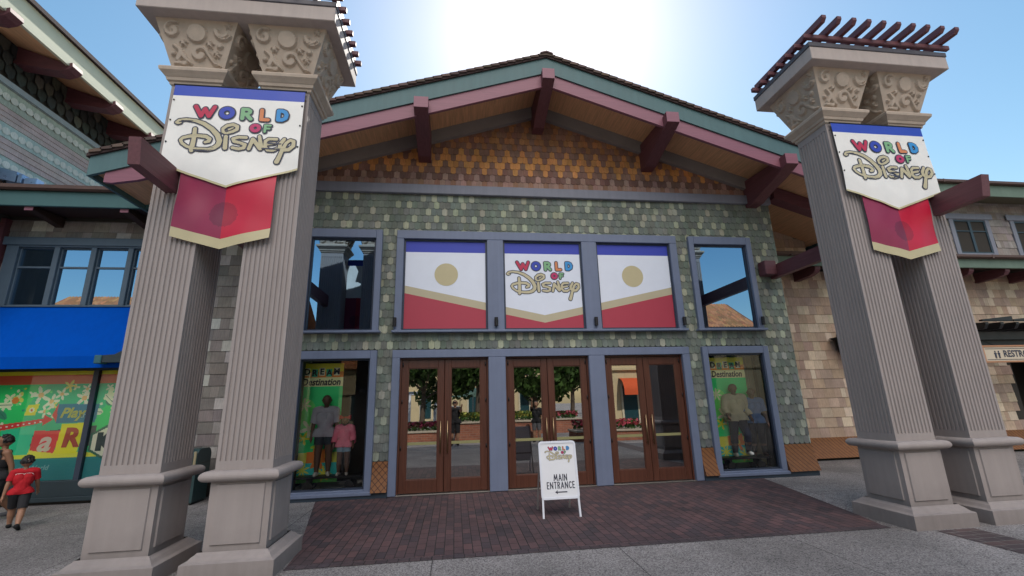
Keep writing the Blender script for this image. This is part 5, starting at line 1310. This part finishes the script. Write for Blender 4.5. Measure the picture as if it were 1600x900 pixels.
# ------------------------------------------------------------------ plaza behind the camera (seen mirrored in the glass)
STUC = pm('cream_stucco', (0.58, 0.47, 0.28), .85, .08, 2, .1, 40, streak=.1)
STUC2 = pm('pale_stucco', (0.62, 0.55, 0.40), .85, .08, 2, .1, 40, streak=.1)
TILE = pm('clay_tile', None, .8, .2, 6, .2, 40, attr=True)
REDBR = brick_material('red_brick', (0.34, 0.12, 0.065), (0.25, 0.085, 0.05), (0.30, 0.24, 0.19), .24, .085, 0.0, vertical=True)
def plaza_house(x0, x1, y, d, h, label, mat, wins, awn=None, roofh=2.2):
    o = thing('plaza_house', label, 'building', ((x0 + x1) / 2, y - d / 2, 0), 'buildings across the plaza')
    m = MB(); m.box(x0, x1, y - d, y, 0, h); m.bbox(x0 - .15, x1 + .15, y - d, y + .18, h * .52, h * .52 + .22, .03); m.bbox(x0 - .2, x1 + .2, y - d, y + .25, h - .3, h, .05); m.build('wall', mat, o)
    for (a, b, c) in wins:
        w = MB(); w.box(a, a + b, y + .005, y + .03, c, c + (2.2 if c < 1 else 1.5)); w.build('window', pm('far_window', (0.02, 0.06, 0.07), .15, .1, 3, 0), o)
        w = MB(); w.box(a - .12, a, y + .006, y + .06, c - .1, c + (2.2 if c < 1 else 1.5) + .1); w.box(a + b, a + b + .12, y + .006, y + .06, c - .1, c + (2.2 if c < 1 else 1.5) + .1); w.build('window_trim', STUC2, o)
    m = MB(); rows = 9; ov = .5
    for j in range(rows):
        t0, t1 = j / rows, (j + 1) / rows
        n = int((x1 - x0 + 2 * ov) / .26)
        for i in range(n):
            a = x0 - ov + i * .26; c = jit((0.50, 0.19, 0.07), .3)
            ya, yb = y + ov - (d / 2 + ov) * t0, y + ov - (d / 2 + ov) * t1; za, zb_ = h + roofh * t0, h + roofh * t1
            m.face([(a, ya, za), (a + .12, ya, za + .09), (a + .12, yb, zb_ + .09), (a, yb, zb_)], c); m.face([(a + .12, ya, za + .09), (a + .25, ya, za), (a + .25, yb, zb_), (a + .12, yb, zb_ + .09)], c)
    m.face([(x0 - ov, y + ov, h - .02), (x1 + ov, y + ov, h - .02), (x1 + ov, y - d / 2, h + roofh - .02), (x0 - ov, y - d / 2, h + roofh - .02)], (.2, .08, .04))
    m.face([(x0 - ov, y - d / 2, h + roofh), (x1 + ov, y - d / 2, h + roofh), (x1 + ov, y - d - ov, h), (x0 - ov, y - d - ov, h)], (.2, .08, .04))
    m.build('roof', TILE, o)
    if awn:
        a, b, c, col = awn; m = MB(); N_ = 10
        for k in range(N_):
            t0, t1 = math.pi / 2 * k / N_, math.pi / 2 * (k + 1) / N_
            m.face([(a, y + .9 * math.sin(t0), c + .75 * math.cos(t0)), (b, y + .9 * math.sin(t0), c + .75 * math.cos(t0)), (b, y + .9 * math.sin(t1), c + .75 * math.cos(t1)), (a, y + .9 * math.sin(t1), c + .75 * math.cos(t1))])
        m.box(a, b, y + .88, y + .9, c - .25, c); m.build('awning', cl('orange_awning', col), o)
    return o
plaza_house(9.6, 14.5, -18.6, 6, 6.2, 'cream corner house with an orange awning, mirrored in the right-hand doors', STUC, [(10.4, .9, .1), (12.2, .9, .1), (10.4, .8, 3.7), (12.2, .8, 3.7)], (10.2, 11.6, 2.0, (0.62, 0.10, 0.03)))
plaza_house(15.6, 26, -27, 8, 7.2, 'long cream house with clay tiles far across the plaza, mirrored at right', STUC2, [(17 + 2 * k, .9, 3.9) for k in range(4)], None, 3.0)
plaza_house(0.5, 8.2, -31, 7, 6.0, 'cream shop house with a blue shopfront, mirrored in the middle doors', STUC, [(1.2 + 1.5 * k, .8, .1) for k in range(4)] + [(1.2 + 1.5 * k, .8, 3.7) for k in range(4)], (6.0, 7.4, 2.3, (0.60, 0.13, 0.04)))
plaza_house(-34, -14, -29, 8, 8.6, 'long house with clay tiled roof, mirrored in the left wing window', STUC2, [(-32 + 2.4 * k, 1.0, 4.4) for k in range(7)], None, 3.0)
plaza_house(-12, -1.5, -33, 8, 4.6, 'low cream house beyond the pergola, mirrored in the left doors', STUC, [(-11 + 2 * k, .9, .2) for k in range(5)])
LEAF = pm('leaf_green', None, .6, .2, 6, 0, attr=True, spec=.3); BARK = pm('bark', (0.10, 0.075, 0.055), .9, .25, 10, .5, 30)
def tree(x, y, h, cr, z0, label, n=3600, seed=1):
    rnd = random.Random(seed); o = thing('plaza_tree', label, 'tree', (x, y, 0), 'trees across the plaza')
    m = MB(); m.tube((x, y, 0), (x + .1, y, z0 + .4), .16, .11, 10); m.tube((x + .1, y, z0 + .3), (x - .1, y + .2, h * .75), .10, .04, 8)
    for k in range(5):
        a = k * 1.3; m.tube((x + .08, y, z0 + .2 + .2 * k), (x + cr * .7 * math.cos(a), y + cr * .7 * math.sin(a), z0 + 1.0 + .4 * k), .06, .02, 6)
    m.build('trunk', BARK, o)
    m = MB(); cl_ = [(rnd.uniform(-.7, .7) * cr, rnd.uniform(-.7, .7) * cr, z0 + .5 + rnd.random() * (h - z0 - .8), rnd.uniform(.5, .95)) for _ in range(22)]
    for k in range(n):
        c = rnd.choice(cl_); v = Vector((rnd.gauss(0, 1), rnd.gauss(0, 1), rnd.gauss(0, .8))).normalized() * c[3] * rnd.random() ** .4
        p = Vector((x + c[0], y + c[1], c[2])) + v; s = rnd.uniform(.11, .24); a = Vector((rnd.gauss(0, 1), rnd.gauss(0, 1), rnd.gauss(0, 1))).normalized(); b = a.orthogonal().normalized()
        g_ = rnd.uniform(.6, 1.5); m.face([p - a * s, p + b * s * .6, p + a * s, p - b * s * .6], (0.05 * g_, 0.095 * g_, 0.022 * g_))
    m.build('crown', LEAF, o)
tree(-1.7, -15.5, 5.2, 2.2, 1.55, 'leafy plaza tree beside the pergola, mirrored in the left doors', seed=3)
tree(1.2, -16.5, 5.0, 2.0, 1.75, 'leafy plaza tree behind the photographer, mirrored in the left doors', seed=4)
tree(4.4, -16.5, 5.4, 2.3, 1.75, 'leafy plaza tree near the brick pillar, mirrored in the middle doors', seed=5)
tree(7.2, -19.0, 5.0, 1.9, 1.8, 'smaller plaza tree by the cream shop house, mirrored in the middle doors', seed=6)
tree(-9.0, -15.0, 7.5, 2.4, 2.2, 'tall plaza tree far left, mirrored beside the tower in the upper left window', 2200, seed=8)
tree(14.9, -23.5, 5.0, 1.5, 1.8, 'plaza tree between the two cream houses, mirrored in the right doors', 1100, seed=9)
def planter(x0, x1, y0, y1, h, label, fcol, seed):
    rnd = random.Random(seed); o = thing('brick_planter', label, 'planter', ((x0 + x1) / 2, (y0 + y1) / 2, 0), 'brick planters on the plaza')
    m = MB(); m.box(x0, x1, y0, y1, 0, h); m.build('wall', REDBR, o)
    m = MB(); m.bbox(x0 - .05, x1 + .05, y0 - .05, y1 + .05, h, h + .07, .01); m.build('coping', pm('coping_stone', (0.42, 0.36, 0.28), .8), o)
    m = MB()
    for k in range(int((x1 - x0) * (y1 - y0) * 330)):
        p = Vector((rnd.uniform(x0 + .1, x1 - .1), rnd.uniform(y0 + .1, y1 - .1), h + .07 + rnd.random() ** .6 * .34)); s = rnd.uniform(.04, .08)
        a = Vector((rnd.gauss(0, 1), rnd.gauss(0, 1), rnd.gauss(0, 1))).normalized(); b = a.orthogonal().normalized(); g_ = rnd.uniform(.6, 1.4)
        c = fcol if (p.z > h + .22 and rnd.random() < .65) else (0.05, 0.11, 0.03)
        m.face([p - a * s, p + b * s * .8, p + a * s, p - b * s * .8], tuple(v * g_ for v in c))
    m.build('flowers', LEAF, o)
planter(0.0, 3.4, -11.6, -10.0, .72, 'brick planter behind the photographer, mirrored in the left doors', (0.30, 0.30, 0.06), 1)
planter(-3.6, -.35, -12.6, -11.2, .35, 'low brick planter of dark red plants, mirrored in the left-hand door', (0.16, 0.02, 0.05), 2)
planter(4.6, 7.4, -9.6, -8.4 + .0, .34, 'low brick planter of pink flowers, mirrored in the right-hand doors', (0.60, 0.10, 0.14), 3)
planter(3.4, 6.2, -14.6, -13.4, .60, 'brick planter with pink flowers farther back, mirrored in the middle doors', (0.50, 0.10, 0.13), 4)
pg = thing('white_pergola', 'white timber pergola under the trees, mirrored in the left-hand door', 'pergola', (-2, -20, 0))
for x in (-3.6, -2.8, -2.0, -1.2):
    for yy in (-20.8, -19.4):
        m = MB(); m.box(x - .07, x + .07, yy - .07, yy + .07, 0, 2.1); m.build('post', WHM, pg)
m = MB(); m.box(-3.8, -1.0, -20.9, -20.7, 2.1, 2.25); m.box(-3.8, -1.0, -19.5, -19.3, 2.1, 2.25); m.build('beam', WHM, pg)
um = thing('cafe_umbrella', 'pale green cafe umbrella on the plaza, mirrored above the photographer', 'umbrella', (1.1, -19, 0))
m = MB(); m.tube((1.1, -19, 0), (1.1, -19, 2.35), .03); m.build('pole', WHM, um)
m = MB()
for k in range(8):
    a, b = k * math.pi / 4, (k + 1) * math.pi / 4; m.face([(1.1, -19, 2.45), (1.1 + 1.35 * math.cos(a), -19 + 1.35 * math.sin(a), 1.85), (1.1 + 1.35 * math.cos(b), -19 + 1.35 * math.sin(b), 1.85)])
m.build('canopy', cl('mint_canvas', (0.25, 0.48, 0.38)), um)
# photographer and two passers-by
b2 = thing('person', 'photographer in black shirt and shorts holding up a phone, mirrored in the left doors', 'person', (0.02, CAM_Y - .42, 0))
fg = figure(1.66, (0.02, CAM_Y - .42, 0), math.pi, dict(armL=(72, 10, 72, -12), armR=(72, 10, 72, -12)), .008)
dress(fg, b2, SKIN, BLK, cl('black_shorts2', (0.014, 0.014, 0.016)), .8, 1.0, cl('black_shoe2', (0.01, 0.01, 0.011)), topoff=.02)
ph_ = thing('phone', 'black phone held up by the photographer, mirrored in the left doors', 'phone', (0, CAM_Y - .02, 1.56))
m = MB(); m.bbox(-.075, .075, CAM_Y - .026, CAM_Y - .017, 1.525, 1.598, .003); m.build('case', BLACKM, ph_)
m = MB(); m.box(-.07, .07, CAM_Y - .0275, CAM_Y - .0262, 1.53, 1.593); m.build('screen', pm('screen_glass', (.02, .025, .03), .1, .02, 5, 0), ph_)
b3 = thing('person', 'person in a dark top with one arm raised, mirrored behind the middle doors', 'person', (3.2, -9.1, 0))
fg = figure(1.55, (3.2, -9.1, 0), math.pi + .3, dict(armL=(120, 12, 40), armR=(5, 8, 15)), .01)
dress(fg, b3, SKIN, BLK, cl('grey_shorts', (0.10, 0.10, 0.11)), .8, .9, BLK)
b4 = thing('person', 'person in a dark blue shirt and pale shorts, mirrored behind the middle doors', 'person', (3.75, -9.6, 0))
fg = figure(1.5, (3.75, -9.6, 0), math.pi - .2, dict(armL=(30, 12, 70), armR=(30, 10, 70)), .01)
dress(fg, b4, SKIN, cl('blue_shirt2', (0.02, 0.035, 0.07)), cl('pale_shorts', (0.35, 0.33, 0.30)), .8, .9, BLK)

# ------------------------------------------------------------------ light, sky, camera
w = bpy.data.worlds.new('World'); SC.world = w; w.use_nodes = True
N = w.node_tree.nodes; L = w.node_tree.links
sky = N.new('ShaderNodeTexSky'); sky.sky_type = 'NISHITA'; sky.sun_disc = False
sky.sun_elevation = math.asin(SUN_DIR.z); sky.sun_rotation = math.atan2(SUN_DIR.x, SUN_DIR.y)
sky.air_density = 1.35; sky.dust_density = 0.65; sky.ozone_density = 1.2; sky.altitude = 20
# bright noisy patch added to the unseen sky behind the camera, fills the shade
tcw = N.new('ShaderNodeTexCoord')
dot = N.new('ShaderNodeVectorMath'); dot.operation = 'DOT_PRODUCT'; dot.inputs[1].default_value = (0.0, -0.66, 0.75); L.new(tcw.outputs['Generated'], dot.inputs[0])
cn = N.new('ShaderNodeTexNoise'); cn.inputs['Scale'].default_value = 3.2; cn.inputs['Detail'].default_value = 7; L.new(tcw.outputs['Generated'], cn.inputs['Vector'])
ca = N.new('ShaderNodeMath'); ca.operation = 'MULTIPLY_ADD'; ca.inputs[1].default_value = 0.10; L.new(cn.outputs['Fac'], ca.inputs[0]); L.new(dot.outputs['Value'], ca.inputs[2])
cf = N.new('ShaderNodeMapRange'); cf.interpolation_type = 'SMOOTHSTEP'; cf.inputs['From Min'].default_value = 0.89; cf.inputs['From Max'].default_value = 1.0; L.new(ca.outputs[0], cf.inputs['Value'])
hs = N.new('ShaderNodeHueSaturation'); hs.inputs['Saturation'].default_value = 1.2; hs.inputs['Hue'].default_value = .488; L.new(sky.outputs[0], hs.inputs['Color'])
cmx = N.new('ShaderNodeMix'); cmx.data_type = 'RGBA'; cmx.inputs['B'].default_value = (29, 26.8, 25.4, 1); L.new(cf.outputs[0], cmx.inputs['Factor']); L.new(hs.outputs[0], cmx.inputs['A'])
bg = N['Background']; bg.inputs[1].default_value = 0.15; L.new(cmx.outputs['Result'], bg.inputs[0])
sl = bpy.data.lights.new('sun', 'SUN'); sl.energy = 5.0; sl.angle = rad(.5); sl.color = (1, .94, .85)
so = bpy.data.objects.new('sun', sl); COL.objects.link(so); so.rotation_euler = SUN_DIR.to_track_quat('Z', 'Y').to_euler(); so.location = (20, 40, 50)
cam = bpy.data.cameras.new('camera'); co = bpy.data.objects.new('camera', cam); COL.objects.link(co)
yaw, pitch, roll = rad(7.4910456), rad(14.1406537), rad(-1.5099503)
fwd = Vector((math.sin(yaw) * math.cos(pitch), math.cos(yaw) * math.cos(pitch), math.sin(pitch))); rt = Vector((math.cos(yaw), -math.sin(yaw), 0)); up = rt.cross(fwd)
r2 = math.cos(roll) * rt + math.sin(roll) * up; u2 = -math.sin(roll) * rt + math.cos(roll) * up
M = Matrix((r2, u2, -fwd)).transposed().to_4x4(); M.translation = Vector((0, CAM_Y, CAM_Z)); co.matrix_world = M
cam.sensor_width = 36; cam.lens = 36 * 695.594 / 1600; cam.clip_start = .05; cam.clip_end = 1000
SC.camera = co
SC.view_settings.view_transform = 'Standard'; SC.view_settings.look = 'None'; SC.view_settings.exposure = 0
SC.render.engine = 'CYCLES'; SC.cycles.max_bounces = 8; SC.cycles.transparent_max_bounces = 12
